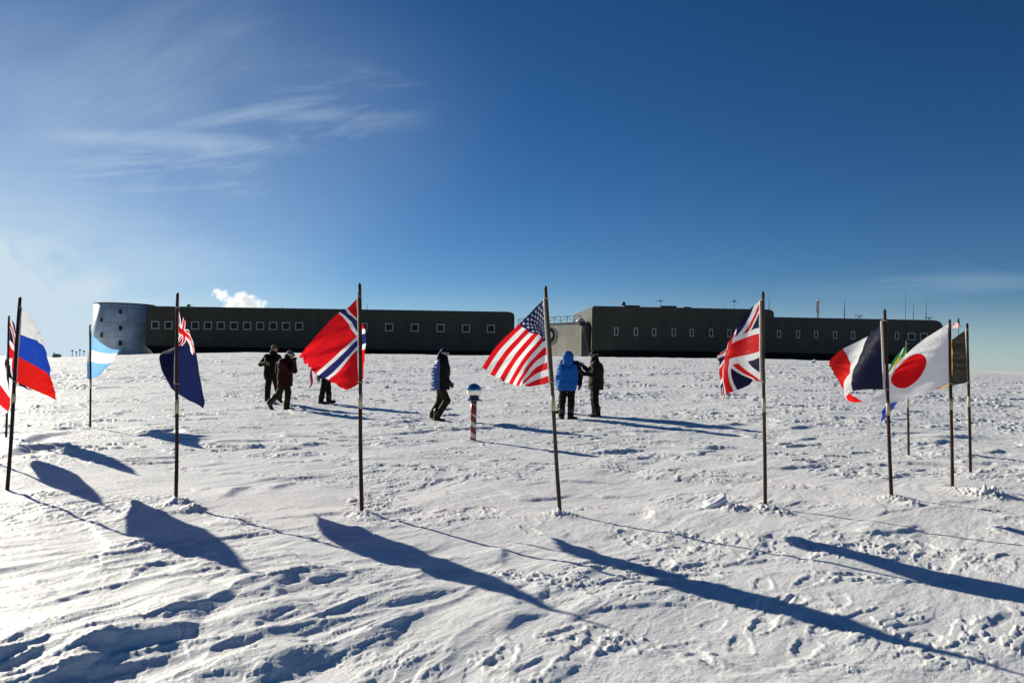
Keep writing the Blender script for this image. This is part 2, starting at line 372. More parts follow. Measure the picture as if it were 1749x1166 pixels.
M['wall'] = wall_mat('grey brown metal cladding', (.046, .042, .026))
M['link'] = wall_mat('pale cladding', (.42, .40, .33), 2.4)
M['cap'] = material('black roof edge', (.02, .02, .022), .5, var=.3, vscale=1)
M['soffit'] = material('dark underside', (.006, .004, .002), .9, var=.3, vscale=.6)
M['frame'] = material('pale window frame', (.42, .42, .38), .5, var=.15, vscale=2)
M['pane'] = material('dark window glass', (.010, .012, .012), .5, spec=.25, var=.3, vscale=.5)
M['steel'] = material('grey steel', (.05, .05, .05), .5, .5, var=.2, vscale=2)
M['pillar'] = material('weathered steel pillar', (.13, .12, .11), .6, .2, var=.3, vscale=1)
M['white'] = material('white painted metal', (.75, .75, .74), .45, var=.08, vscale=3)
M['snowcap'] = material('old roof snow', (.85, .86, .89), .7, bump=.6, bscale=3)
YB = 140.
def arc(cx, cz, r, a0, a1, n=6): return [(cx+r*math.cos(R(a0+(a1-a0)*i/n)), cz+r*math.sin(R(a0+(a1-a0)*i/n))) for i in range(n+1)]
class Wing:
    def __init__(s, name, u0, yaw, label, Y=YB):
        p = at_Y(u0, 560, Y); s.o = empty(name, (p[0], p[1], 0), yaw); s.P = np.array([p[0], p[1]]); s.yaw = yaw
        tag(s.o, label, 'building')
        s.t = np.array([math.cos(yaw), math.sin(yaw)]); s.nn = np.array([-math.sin(yaw), math.cos(yaw)])
    def loc(s, u, v, off=0.):
        d = px_ray(u, v); t = ((s.P+s.nn*off)@s.nn)/(d[:2]@s.nn); q = CAM+d*t
        return float((q[:2]-s.P)@s.t), float(q[2])
    def world(s, x, y, z): q = s.P+s.t*x+s.nn*y; return (q[0], q[1], z)
    def window(s, u, v, w_, h_, fw=.15):
        x, z = s.loc(u, v); a, b = w_/2, h_/2; f = MB()
        f.box(x-a, x+a, -.07, -.002, z+b-fw, z+b).box(x-a, x+a, -.07, -.002, z-b, z-b+fw)
        f.box(x-a, x-a+fw, -.07, -.002, z-b+fw, z+b-fw).box(x+a-fw, x+a, -.07, -.002, z-b+fw, z+b-fw)
        fo = f.build('window', M['frame'], s.o)
        MB().box(x-a+fw, x+a-fw, -.025, -.002, z-b+fw, z+b-fw).build('pane', M['pane'], fo)
lw = Wing('station_wing', 249, 0, "long dark left wing with a row of square windows, raised on stilts")
x1, zt = lw.loc(879, 533); _, zt0 = lw.loc(249, 523); zt = (zt+zt0)/2; _, zb = lw.loc(400, 592.5)
poly = [(0, zb), (x1, zb)]+arc(x1-.8, zt-.8, .8, 0, 90)+[(0.25, zt), (0, zt-.25)]
MB().prism(poly, 0, 9).build('wall', M['wall'], lw.o)
MB().box(.2, x1-1.0, -.06, 9.06, zt-.28, zt+.06).build('roof_edge', M['cap'], lw.o)
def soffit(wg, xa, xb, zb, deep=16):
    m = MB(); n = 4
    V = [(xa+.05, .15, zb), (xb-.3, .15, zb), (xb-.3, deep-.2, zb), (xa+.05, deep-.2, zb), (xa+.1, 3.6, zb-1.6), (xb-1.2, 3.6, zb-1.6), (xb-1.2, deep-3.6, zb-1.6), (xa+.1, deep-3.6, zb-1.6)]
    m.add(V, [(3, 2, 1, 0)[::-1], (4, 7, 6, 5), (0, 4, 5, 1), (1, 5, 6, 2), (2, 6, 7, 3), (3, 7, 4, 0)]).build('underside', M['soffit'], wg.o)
    k = int((xb-xa)/7.5)
    for i in range(k+1):
        x = xa+1.5+(xb-xa-3)*i/k
        for yy in (4.2, deep-4.2):
            g = macro(*wg.world(x, yy, 0)[:2]); MB().tube([(x, yy, g-1), (x, yy, zb-1.5)], .28, 12).build('pillar', M['pillar'], wg.o, True)
soffit(lw, 0, x1, zb, 9)
for u in (265.3, 288, 310.5, 333.3, 355.4, 377.4, 399.8, 422.2, 444.4, 466.6, 488.8, 511): lw.window(u, 555+(u-265)*.0085, 1.38, 1.38)
for u in (577, 621, 664.7, 708.6, 752.7, 796, 838.5): lw.window(u, 558.8+(u-664)*.0145, 1.38, 1.38)
rw = Wing('station_wing', 1011, R(3.4), "long dark right wing with narrow upright windows, its left half taller")
xs, z1 = rw.loc(1322, 530); _, z0 = rw.loc(1011, 522); zh = z0*.5+z1*.5; xe, z3 = rw.loc(1611, 548); _, z2 = rw.loc(1330, 541.5); zl = (z2+z3)/2; _, zb2 = rw.loc(1200, 600)
poly = [(0, zb2), (xe, zb2)]+arc(xe-1.4, zl-1.4, 1.4, 0, 90)+[(xs, zl)]+arc(xs-.75, zh-.75, .75, 0, 90)+[(.3, zh), (0, zh-.3)]
MB().prism(poly, 0, 24).build('wall', M['wall'], rw.o)
MB().box(.25, xs-1.0, -.06, 24.06, zh-.3, zh+.06).build('roof_edge', M['cap'], rw.o)
MB().box(xs+.1, xe-1.6, -.06, 24.06, zl-.3, zl+.06).build('roof_edge', M['cap'], rw.o)
soffit(rw, 0, xe, zb2, 24)
for u in (1052.5, 1086, 1117.3, 1150.6, 1181.3, 1214.5, 1245.5, 1277, 1330.3, 1363, 1393.8, 1426, 1457, 1490, 1531.6): rw.window(u, 566+(u-1052)*.0155, .72, 1.38)
for u in (1556.8, 1577.5): rw.window(u, 574.6, 1.4, 1.3)
for ua, ub, dz in ((1067, 1094, .30), (1130, 1157, .34), (1169.5, 1182, .22)):
    xa, _ = rw.loc(ua, 520); xb, _ = rw.loc(ub, 520); MB().box(xa, xb, .5, 4, zh+.065, zh+.06+dz).build('roof_hatch', M['cap'], rw.o)
# link between the wings
pa = at_Y(884, 575, 158.); pb = at_Y(993, 575, 143.5); yaw = math.atan2(pb[1]-pa[1], pb[0]-pa[0]); Llen = math.hypot(pb[0]-pa[0], pb[1]-pa[1])
lk = Wing('link_building', 884, yaw, 'pale tan link building between the two dark wings with a railed roof deck', 158.)
_, zk = lk.loc(970, 552.5)
MB().box(0, Llen, 0, 5, 0, zk).build('wall', M['link'], lk.o)
MB().box(-.1, Llen+.05, -.1, 5.1, zk+.002, zk+.22).build('roof_edge', M['steel'], lk.o)
rl = MB(); 
for i in range(11):
    x = i*(Llen-.4)/10+.2; rl.tube([(x, 0, zk+.2), (x, 0, zk+1.35)], .05, 6)
    if i < 10: rl.tube([(x, 0, zk+(.3 if i % 2 else 1.3)), (x+(Llen-.4)/10, 0, zk+(1.3 if i % 2 else .3))], .035, 6)
rl.tube([(.2, 0, zk+1.35), (Llen-.2, 0, zk+1.35)], .06, 6).tube([(.2, 0, zk+.75), (Llen-.2, 0, zk+.75)], .035, 6)
rl.build('railing', M['steel'], lk.o)
sn = MB(); sn.lathe([(.9, zk+.23), (.8, zk+.6), (.4, zk+.95), (.05, zk+1.1)], 14, (Llen-1.8, 1.5)); sn.build('roof_snow', M['snowcap'], lk.o, True)
# stair tower beside the link
q0 = at_Y(1000, 570, 142.2)
st = empty('stair_tower', (q0[0], q0[1], 0)); tag(st, 'narrow dark stair tower with a slanted brace where link meets right wing', 'stair tower')
MB().box(-.75, .75, 0, 4, 1, zk-.4).build('wall', material('brown stair cladding', (.10, .09, .07), .7, var=.3, vscale=.6), st)
MB().add([(-.7, -.5, zk-.5), (-.1, -.5, zk-.5), (.75, -.5, 3.6), (.35, -.5, 3.6), (-.7, -.05, zk-.5), (-.1, -.05, zk-.5), (.75, -.05, 3.6), (.35, -.05, 3.6)], [(0, 3, 2, 1), (4, 5, 6, 7), (0, 1, 5, 4), (1, 2, 6, 5), (2, 3, 7, 6), (3, 0, 4, 7)]).build('brace', M['pillar'], st)
MB().box(-1.2, .9, -.2, 3, zk-.35, zk+.1).build('landing', M['steel'], st)
# emblem
ex, ez = lk.loc(940, 572.5); em = empty('round_emblem', lk.world(ex, -.05, ez), yaw); tag(em, 'round navy emblem with a pale continent map on the tan link wall', 'emblem')
def disc(r0, r1, y, mat, name, par):
    n = 48; V = []; F = []
    for k in range(n):
        a = 2*math.pi*k/n
        for r in (r0, r1): V += [(r*math.cos(a), y, r*math.sin(a)), (r*math.cos(a), y+.03, r*math.sin(a))]
    for k in range(n):
        a = 4*k; b = 4*((k+1) % n); F += [(a, b, b+2, a+2), (a+2, b+2, b+3, a+3), (a+1, a+3, b+3, b+1), (a, a+1, b+1, b)]
    return mesh_obj(name, V, F, mat, par)
navy = material('navy sign paint', (.012, .016, .035), .95, spec=.03, var=.2, vscale=3); pale = material('pale sign paint', (.34, .34, .33), .9, var=.1, vscale=3)
disc(1.45, 1.72, -.03, material('grey sign rim', (.16, .15, .14), .5, var=.1, vscale=3), 'rim', em); disc(.01, 1.44, -.02, navy, 'disc', em)
cp = [(-.95, .35), (-.7, .72), (-.45, .5), (-.35, .62), (.1, .85), (.55, .72), (.9, .3), (.92, -.1), (.65, -.55), (.3, -.75), (.05, -.6), (.0, -.3), (-.25, -.35), (-.45, -.15), (-.6, .1)]
cp = [(x*.82, z*.82) for x, z in cp]; n = len(cp); mesh_obj('continent', [(x, -.045, z) for x, z in cp]+[(x, -.021, z) for x, z in cp], [tuple(range(n))]+[(i, (i+1) % n, n+(i+1) % n, n+i) for i in range(n)], pale, em)
# round tower
mt = bpy.data.materials.new('galvanised tower cladding'); mt.use_nodes = True; t = NT(mt.node_tree); b = mt.node_tree.nodes['Principled BSDF']
c = t.n('ShaderNodeTexCoord'); s_ = t.n('ShaderNodeSeparateXYZ'); t.l(c.outputs['Object'], s_.inputs[0])
an = t.m('MULTIPLY', t.m('ARCTAN2', s_.outputs[1], s_.outputs[0]), 24/(2*math.pi)); row = t.m('DIVIDE', s_.outputs[2], 2.6)
cb = t.n('ShaderNodeCombineXYZ'); t.l(t.m('FLOOR', an), cb.inputs[0]); t.l(t.m('FLOOR', row), cb.inputs[1])
wn = t.n('ShaderNodeTexWhiteNoise'); t.l(cb.outputs[0], wn.inputs['Vector'])
f = t.noise(t.vm('MULTIPLY', c.outputs['Object'], (.4, .4, .5)), 1.0, 6, .65, .6)
mix = t.n('ShaderNodeMix', data_type='RGBA'); t.l(t.ramp(t.m('ADD', f, t.m('MULTIPLY', wn.outputs['Value'], .12)), .3, .75), mix.inputs[0])
mix.inputs[6].default_value = (.36, .43, .49, 1); mix.inputs[7].default_value = (.60, .68, .73, 1)
seam = t.m('MAXIMUM', t.m('LESS_THAN', t.m('FRACT', an), .03), t.m('LESS_THAN', t.m('FRACT', row), .035))
mix2 = t.n('ShaderNodeMix', data_type='RGBA'); t.l(seam, mix2.inputs[0]); t.l(mix.outputs[2], mix2.inputs[6]); mix2.inputs[7].default_value = (.26, .30, .34, 1)
t.l(mix2.outputs[2], b.inputs['Base Color']); b.inputs['Metallic'].default_value = .12; t.l(t.ramp(f, .3, .7, .42, .6), b.inputs['Roughness'])
pc = at_Y(212.5, 560, 147.); rt = 5.15; ztw = at_Y(209, 517, 147-rt)[2]
tw = empty('round_tower', (pc[0], pc[1], 0)); tag(tw, 'round galvanised metal stair tower with small windows at the left end of the station', 'tower')
MB().lathe([(rt, 0), (rt, ztw)], 64).build('wall', mt, tw, True); 
for p_ in tw.children[0].data.polygons:
    if len(p_.vertices) > 4: p_.use_smooth = False
MB().lathe([(rt+.06, ztw-.15), (rt+.06, ztw+.05)], 64).build('roof_edge', M['steel'], tw)
for u, v in ((206, 532), (174, 546), (206, 560), (174, 572), (205.5, 586)):
    d = px_ray(u, v); o2 = CAM[:2]-pc[:2]; a = d[:2]@d[:2]; bb = 2*o2@d[:2]; cc = o2@o2-rt*rt
    tq = (-bb-math.sqrt(bb*bb-4*a*cc))/(2*a); q = CAM+d*tq; rel = q[:2]-pc[:2]; th = math.atan2(rel[1], rel[0])
    fr = MB(); w2, h2, fw = .34, .5, .07
    fr.box(-w2, w2, -.1, .05, h2-fw, h2).box(-w2, w2, -.1, .05, -h2, -h2+fw).box(-w2, -w2+fw, -.1, .05, -h2+fw, h2-fw).box(w2-fw, w2, -.1, .05, -h2+fw, h2-fw)
    fo = fr.build('window', M['frame'], tw); fo.location = (rel[0], rel[1], q[2]); fo.rotation_euler = (0, 0, th+math.pi/2)
    MB().box(-w2+fw, w2-fw, -.06, .05, -h2+fw, h2-fw).build('pane', M['pane'], fo)
# ------------------------------------------------------------------ roof gear
def on_roof(u, Y): p = at_Y(u, 520, Y); return p[0], p[1]
def zat(u, v, Y): return at_Y(u, v, Y)[2]
def antenna(u, vt, vb, Y, label, kind='whip', r=.05, name='antenna', cat='antenna'):
    x, y = on_roof(u, Y); z0 = zat(u, vb, Y); z1 = zat(u, vt, Y); o = empty(name, (x, y, z0)); tag(o, label, cat, 'masts and aerials on the station'); H = z1-z0
    if kind == 'whip':
        MB().tube([(0, 0, -.3), (0, 0, H*.55)], r, 8).build('mast', M['steel'], o); MB().tube([(0, 0, H*.5), (0, 0, H)], r*.6, 6).build('whip', M['steel'], o)
    if kind == 'dome':
        MB().tube([(0, 0, -.2), (0, 0, H*.4)], r, 8).build('mast', M['steel'], o); MB().lathe([(.3, H*.3), (.42, H*.6), (.3, H*.9), (.05, H)], 16).build('dome', M['cap'], o, True)
    if kind == 'cross':
        MB().tube([(0, 0, -.3), (0, 0, H)], r, 8).build('mast', M['steel'], o); MB().tube([(-.75, 0, H*.8), (.75, 0, H*.8)], r*.8, 6).build('crossarm', M['steel'], o)
        MB().box(-.2, .2, -.1, .1, H*.82, H*.95).build('sensor', M['steel'], o)
    if kind == 'panel':
        MB().tube([(0, 0, -.3), (0, 0, H*.3)], r, 8).build('mast', M['steel'], o); MB().lathe([(.2, H*.25), (.24, H*.3), (.24, H*.97), (.15, H)], 16).build('radome', M['white'], o, True)
        MB().box(-.3, -.24, -.1, .1, H*.3, H*.95).build('strip', material('dull red strip', (.13, .04, .04), .6, var=.2), o)
    if kind == 'tripod':
        for a in (0, 120, 240): MB().tube([(.6*math.cos(R(a)), .6*math.sin(R(a)), 0), (0, 0, H*.7)], .05, 6).build('leg', M['steel'], o)
        MB().tube([(-.7, 0, H*.75), (.7, 0, H*.75)], .06, 6).tube([(-.6, 0, H*.55), (-.6, 0, H)], .04, 6).tube([(.6, 0, H*.55), (.6, 0, H)], .04, 6).build('array', M['steel'], o)
    return o
antenna(322, 519.5, 524.5, 146, 'small dark dome on the left wing roof near the round tower', 'dome', .12)
antenna(328, 520, 524, 146, 'short stub aerial just right of the small dark roof dome', 'whip')
antenna(482, 523, 527, 147, 'tiny stub mast on the left wing roof above the square windows', 'whip', .06)
antenna(627, 519, 529, 147, 'thin mast on left wing roof just right of the red, white and blue cross flag', 'whip', .06)
antenna(1065, 515.5, 524, 142, 'short mast with black ball at left end of the right wing roof', 'dome', .06)
antenna(1128, 512, 523, 142, 'weather mast with small crossarm between two roof hatches', 'cross', .05)
antenna(1237, 514, 528, 150, 'faint thin aerial left of the union flag, on the tall roof', 'whip', .035)
antenna(1254, 512, 528, 148, 'aerial with a thicker foot left of the union flag, on the tall roof', 'cross', .04)
antenna(1313.5, 509, 530, 146, 'aerial just right of the union flag pole on the tall roof', 'whip', .07)
antenna(1397, 512, 543, 148, 'thick white cylinder aerial with red strip on the lower right roof', 'panel', .12)
antenna(1442.5, 514, 544, 148, 'dark upright pole aerial right of the white cylinder on the lower roof', 'whip', .09)
antenna(1467, 537, 545, 150, 'low tripod aerial behind the lower roof edge', 'tripod', .05)
antenna(1546.5, 500, 548, 155, 'tallest and faintest whip aerial above the lower right roof', 'whip', .045)
antenna(1560, 518, 548, 152, 'thin whip aerial right of the tallest one on the lower roof', 'whip', .06)
antenna(1582, 516, 548, 151, 'thin whip aerial beside the instrument stand at the far right roof end', 'whip', .06)
antenna(1586, 540, 549, 149, 'small instrument stand at the right end of the lower roof', 'tripod', .06)
antenna(1637, 541, 622, 170, 'tall guyed mast with crossarm standing right of the station', 'cross', .06)
for i, (u, vt) in enumerate(((95, 602), (126, 597), (133, 600), (139, 596), (146, 598))):
    Y = 420; x, y = on_roof(u, Y); z1 = zat(u, vt, Y); g = gz(x, y); o = empty('antenna_mast', (x, y, g)); tag(o, 'tiny distant mast on the horizon left of the round tower', 'mast', 'tiny masts on the left horizon')
    MB().tube([(0, 0, -.5), (0, 0, z1-g)], .16, 6).build('mast', M['steel'], o); MB().box(-.5, .5, -.2, .2, (z1-g)*.85, (z1-g)*.95).build('sensor', M['steel'], o)
x, y = on_roof(100, 430); g = gz(x, y); hut = empty('hut', (x, y, g)); tag(hut, "tiny dark hut on the snow horizon left of the round tower", 'hut')
zz1 = zat(100, 606, 430)-g; MB().box(-1.6, 1.6, -1.5, 1.5, -.5, zz1).build('wall', M['pillar'], hut); MB().prism([(-1.8, zz1+.01), (1.8, zz1+.01), (0, zz1+.6)], -1.7, 1.7).build('roof', M['cap'], hut)
# ------------------------------------------------------------------ steam
def steam():
    Y = 210.; c = at_Y(408, 512, Y); o = MB(); 
    o.lathe([(.2, -1), (.75, -.7), (1, 0), (.75, .7), (.2, 1)], 16)
    ob = o.build('steam_plume', None); ob.location = c; ob.scale = (8.6, 5, 4.2); tag(ob, 'small white steam cloud drifting behind the left wing roof', 'steam', kind='stuff')
    m = bpy.data.materials.new('steam'); m.use_nodes = True; t = NT(m.node_tree); m.node_tree.nodes.remove(m.node_tree.nodes['Principled BSDF'])
    pv = t.n('ShaderNodeVolumePrincipled'); pv.inputs['Color'].default_value = (1, 1, 1, 1); pv.inputs['Anisotropy'].default_value = .35
    tc = t.n('ShaderNodeTexCoord'); P = tc.outputs['Object']
    dens = None
    for cx, cz, r in ((-.72, .55, .22), (-.5, .28, .26), (-.3, .0, .25), (.1, .0, .38), (.05, .25, .24), (.45, -.22, .3), (.78, -.28, .2), (-.1, -.4, .4), (.4, -.5, .4)):
        d = t.vm('DISTANCE', t.vm('MULTIPLY', P, (1, .8, .62)), (cx, 0, cz*.62), out=1)
        q = t.m('SUBTRACT', r, d); dens = q if dens is None else t.m('MAXIMUM', dens, q)
    nz = t.noise(t.vm('MULTIPLY', P, (2.0, 1.2, 1.0)), 2.2, 6, .62); dd = t.m('ADD', dens, t.m('MULTIPLY', t.m('SUBTRACT', nz, .52), .75))
    t.l(t.m('MULTIPLY', t.ramp(dd, 0, .25), .9), pv.inputs['Density'])
    out = m.node_tree.nodes['Material Output']; t.l(pv.outputs[0], out.inputs['Volume']); ob.data.materials.append(m)
steam()
# ------------------------------------------------------------------ flag patterns (s 0..1 hoist to fly, v 0..1 top to bottom)
RED = (.72, .012, .015); WHT = (.90, .90, .90); NAVY = (.010, .014, .055)
def P_fill(s, c): a = np.empty(s.shape+(3,)); a[:] = c; return a
def P_norway(s, v):
    x = s*22; y = v*16; a = P_fill(s, (.80, .010, .018)); wv = ((x > 6) & (x < 10)) | ((y > 6) & (y < 10)); a[wv] = WHT
    bl = ((x > 7) & (x < 9)) | ((y > 7) & (y < 9)); a[bl] = (.025, .03, .17); return a
def P_us(s, v):
    a = P_fill(s, WHT); st_ = np.floor(v*13).astype(int); a[st_ % 2 == 0] = (.78, .010, .02); c = (s < .4) & (v < 7/13); a[c] = (.012, .02, .11)
    X = s*1.9; 
    for r in range(9):
        for k in range(6 if r % 2 == 0 else 5):
            cx = (.063*(1+2*k) if r % 2 == 0 else .063*(2+2*k))*.76*1.0/0.76*1.0; cy = .054*(1+r)
            dx = X-cx; dy = v-cy; an_ = np.arctan2(dx, -dy); rr_ = np.hypot(dx, dy); rad = .031*(.62+.38*np.cos(5*an_)); a[c & (rr_ < rad)] = WHT
    return a
def P_uj(s, v):
    x = s*60-30; y = 15-v*30; a = P_fill(s, NAVY); L5 = math.sqrt(5)
    for sg in (1, -1):
        d = (x-2*sg*y)/L5; a[np.abs(d) < 3] = WHT
    for sg in (1, -1):
        d = (x-2*sg*y)/L5; k = np.where(x*1.0 > 0, 1, -1)*sg
        a[(d*k > -2)*(d*k < 0) & (np.abs(x) > 0)] = RED
    a[(np.abs(x) < 5) | (np.abs(y) < 5)] = WHT; a[(np.abs(x) < 3) | (np.abs(y) < 3)] = RED; return a
def P_ensign(s, v):
    a = P_fill(s, (.006, .012, .060)); c = (s < .5) & (v < .5); u = P_uj(np.clip(s*2, 0, 1), np.clip(v*2, 0, 1)); a[c] = u[c]; return a
def P_france(s, v): a = P_fill(s, WHT); a[s < 1/3] = (.018, .020, .055); a[s > 2/3] = (.78, .015, .015); return a
def P_russia(s, v): a = P_fill(s, WHT); a[v > 1/3] = (.02, .07, .50); a[v > 2/3] = (.78, .015, .012); return a
def P_arg(s, v): a = P_fill(s, (.24, .52, .82)); a[(v > 1/3) & (v < 2/3)] = WHT; return a
def P_japan(s, v): a = P_fill(s, WHT); a[np.hypot((s-.54)*1.5, v-.5) < .315] = (.80, .010, .014); return a
def P_belg(s, v): a = P_fill(s, (.012, .011, .009)); a[s > 1/3] = (.75, .55, .08); a[s > 2/3] = (.55, .02, .02); return a
def P_sa(s, v):
    x = s*1.5; y = v; a = P_fill(s, WHT); a[(y < 1/3)] = (.02, .22, .08); a[(y > 2/3)] = (.02, .05, .38)
    d = np.maximum(np.abs(y-.5)-.0, 0); g = np.abs(y-.5) < .1; dd = np.abs(np.abs(y-.5)-(.5-x*.667)) ; near = x < .75
    G = g | (near & (dd < .12)); inner = near & (np.abs(y-.5) < (.5-x*.667)-.12)
    a[near & (dd < .2) & ~G] = WHT; a[inner] = (.72, .50, .05); a[(s < .75) & (y > .10) & (y < .24)] = (.75, .52, .05); a[(s < .75) & (y >= .24) & (y < .5)] = (.02, .02, .015); a[near & (np.abs(y-.5) < (.5-x*.667)-.19)] = (.02, .02, .02); a[G] = (.02, .22, .08); return a
def P_whitered(s, v): a = P_fill(s, (.64, .015, .02)); a[v < .42] = WHT; a[v > .86] = WHT; return a
clm = bpy.data.materials.new('nylon flag cloth'); clm.use_nodes = True; t = NT(clm.node_tree); clm.node_tree.nodes.remove(clm.node_tree.nodes['Principled BSDF'])
at_ = t.n('ShaderNodeAttribute', attribute_name='cloth'); geo = t.n('ShaderNodeTexCoord')
nz = t.noise(geo.outputs['Object'], 55, 3, .5); nz2 = t.noise(geo.outputs['Object'], 14, 5, .6, 1.)
bn = t.n('ShaderNodeBump'); bn.inputs['Strength'].default_value = .5; bn.inputs['Distance'].default_value = .018; t.l(t.m('ADD', nz2, t.m('MULTIPLY', nz, .04)), bn.inputs['Height'])
df = t.n('ShaderNodeBsdfDiffuse'); tr = t.n('ShaderNodeBsdfTranslucent'); gl = t.n('ShaderNodeBsdfGlossy'); gl.inputs['Roughness'].default_value = .45
for nd in (df, tr): t.l(at_.outputs['Color'], nd.inputs['Color'])
for nd in (df, tr, gl): t.l(bn.outputs[0], nd.inputs['Normal'])
m1 = t.n('ShaderNodeMixShader'); m1.inputs[0].default_value = .62; t.l(df.outputs[0], m1.inputs[1]); t.l(tr.outputs[0], m1.inputs[2])
m2 = t.n('ShaderNodeMixShader'); m2.inputs[0].default_value = .007; t.l(m1.outputs[0], m2.inputs[1]); t.l(gl.outputs[0], m2.inputs[2])
t.l(m2.outputs[0], clm.node_tree.nodes['Material Output'].inputs['Surface'])
M['sleeve'] = material('white canvas sleeve', (.62, .60, .56), .8, var=.1, vscale=20, bump=.4, bscale=60)
M['rope'] = material('pale cord', (.55, .50, .40), .8, var=.2, vscale=60)
def pole_mat(name, a, b_):
    m = material(name, a, .7, spec=.25, col2=b_, vscale=9, stretch=(1, 1, .25), bump=.5, bscale=60); return m
M['pole'] = pole_mat('stained bamboo', (.030, .012, .007), (.065, .028, .013))
M['pole_l'] = pole_mat('worn brown bamboo', (.045, .026, .014), (.10, .062, .034))
M['pole_p'] = pole_mat('dark plum bamboo', (.012, .006, .012), (.03, .012, .02))
M['tape'] = material('faded yellow tape', (.52, .46, .27), .6, var=.25, vscale=25)
def spline(xs, ys, xq):      # natural cubic spline, ys (n,k)
    xs = np.asarray(xs, float); n = len(xs); h = np.diff(xs); A = np.eye(n); B = np.zeros_like(ys)
    for i in range(1, n-1):
        A[i, i-1] = h[i-1]; A[i, i] = 2*(h[i-1]+h[i]); A[i, i+1] = h[i]
        B[i] = 6*((ys[i+1]-ys[i])/h[i]-(ys[i]-ys[i-1])/h[i-1])
    m = np.linalg.solve(A, B); i = np.clip(np.searchsorted(xs, xq)-1, 0, n-2); hh = h[i][:, None]; a = (xs[i+1]-xq)[:, None]; b = (xq-xs[i])[:, None]
    return m[i]*a**3/(6*hh)+m[i+1]*b**3/(6*hh)+(ys[i]/hh-m[i]*hh/6)*a+(ys[i+1]/hh-m[i+1]*hh/6)*b
POLES = {}
def flagpole(key, top, base, label, mat, band, r=.0185, lean=0., tipmat=None):
    x, y = ground_hit(*base); T = at_Y(top[0], top[1], y+lean); z0 = gz(x, y)-.12; B = Vector((x, y, z0)); T = Vector(T)
    o = empty('flagpole', B); tag(o, label, 'flagpole', 'bamboo poles of the flag half circle'); d = T-B; Lh = d.length
    pts = []; rad = []; n = 26; kr = np.random.default_rng(abs(int(base[0])))
    for i in range(n+1):
        f = i/n; w_ = .004*math.sin(f*7+base[0]); pts.append(d*f+Vector((w_, w_*.6, 0))); rad.append(r*(1.10-.22*f)*(1.07 if i % 4 == 0 else 1))
    MB().tube(pts, rad, 12).build('pole', mat, o, True)
    MB().tube([d*1.0, d*(1+.012/Lh*1), d*(1+.03/Lh)], [r*1.02, r*.95, r*.4], 12).build('end_cap', M['cap'], o, True)
    f0 = (base[1]-band[1])/(base[1]-top[1]); f1 = (base[1]-band[0])/(base[1]-top[1])
    k = .12/Lh; f0 = k+(1-k)*f0; f1 = k+(1-k)*f1
    MB().tube([d*f0+Vector((.004*math.sin(f0*7+base[0]),)*2+(0,)), d*((f0+f1)/2)+Vector((.004*math.sin((f0+f1)*3.5+base[0]),)*2+(0,)), d*f1+Vector((.004*math.sin(f1*7+base[0]),)*2+(0,))], r*1.2, 12).build('tape_band', M['tape'], o, True)
    POLES[key] = (B, T, y, top, base)
    return o
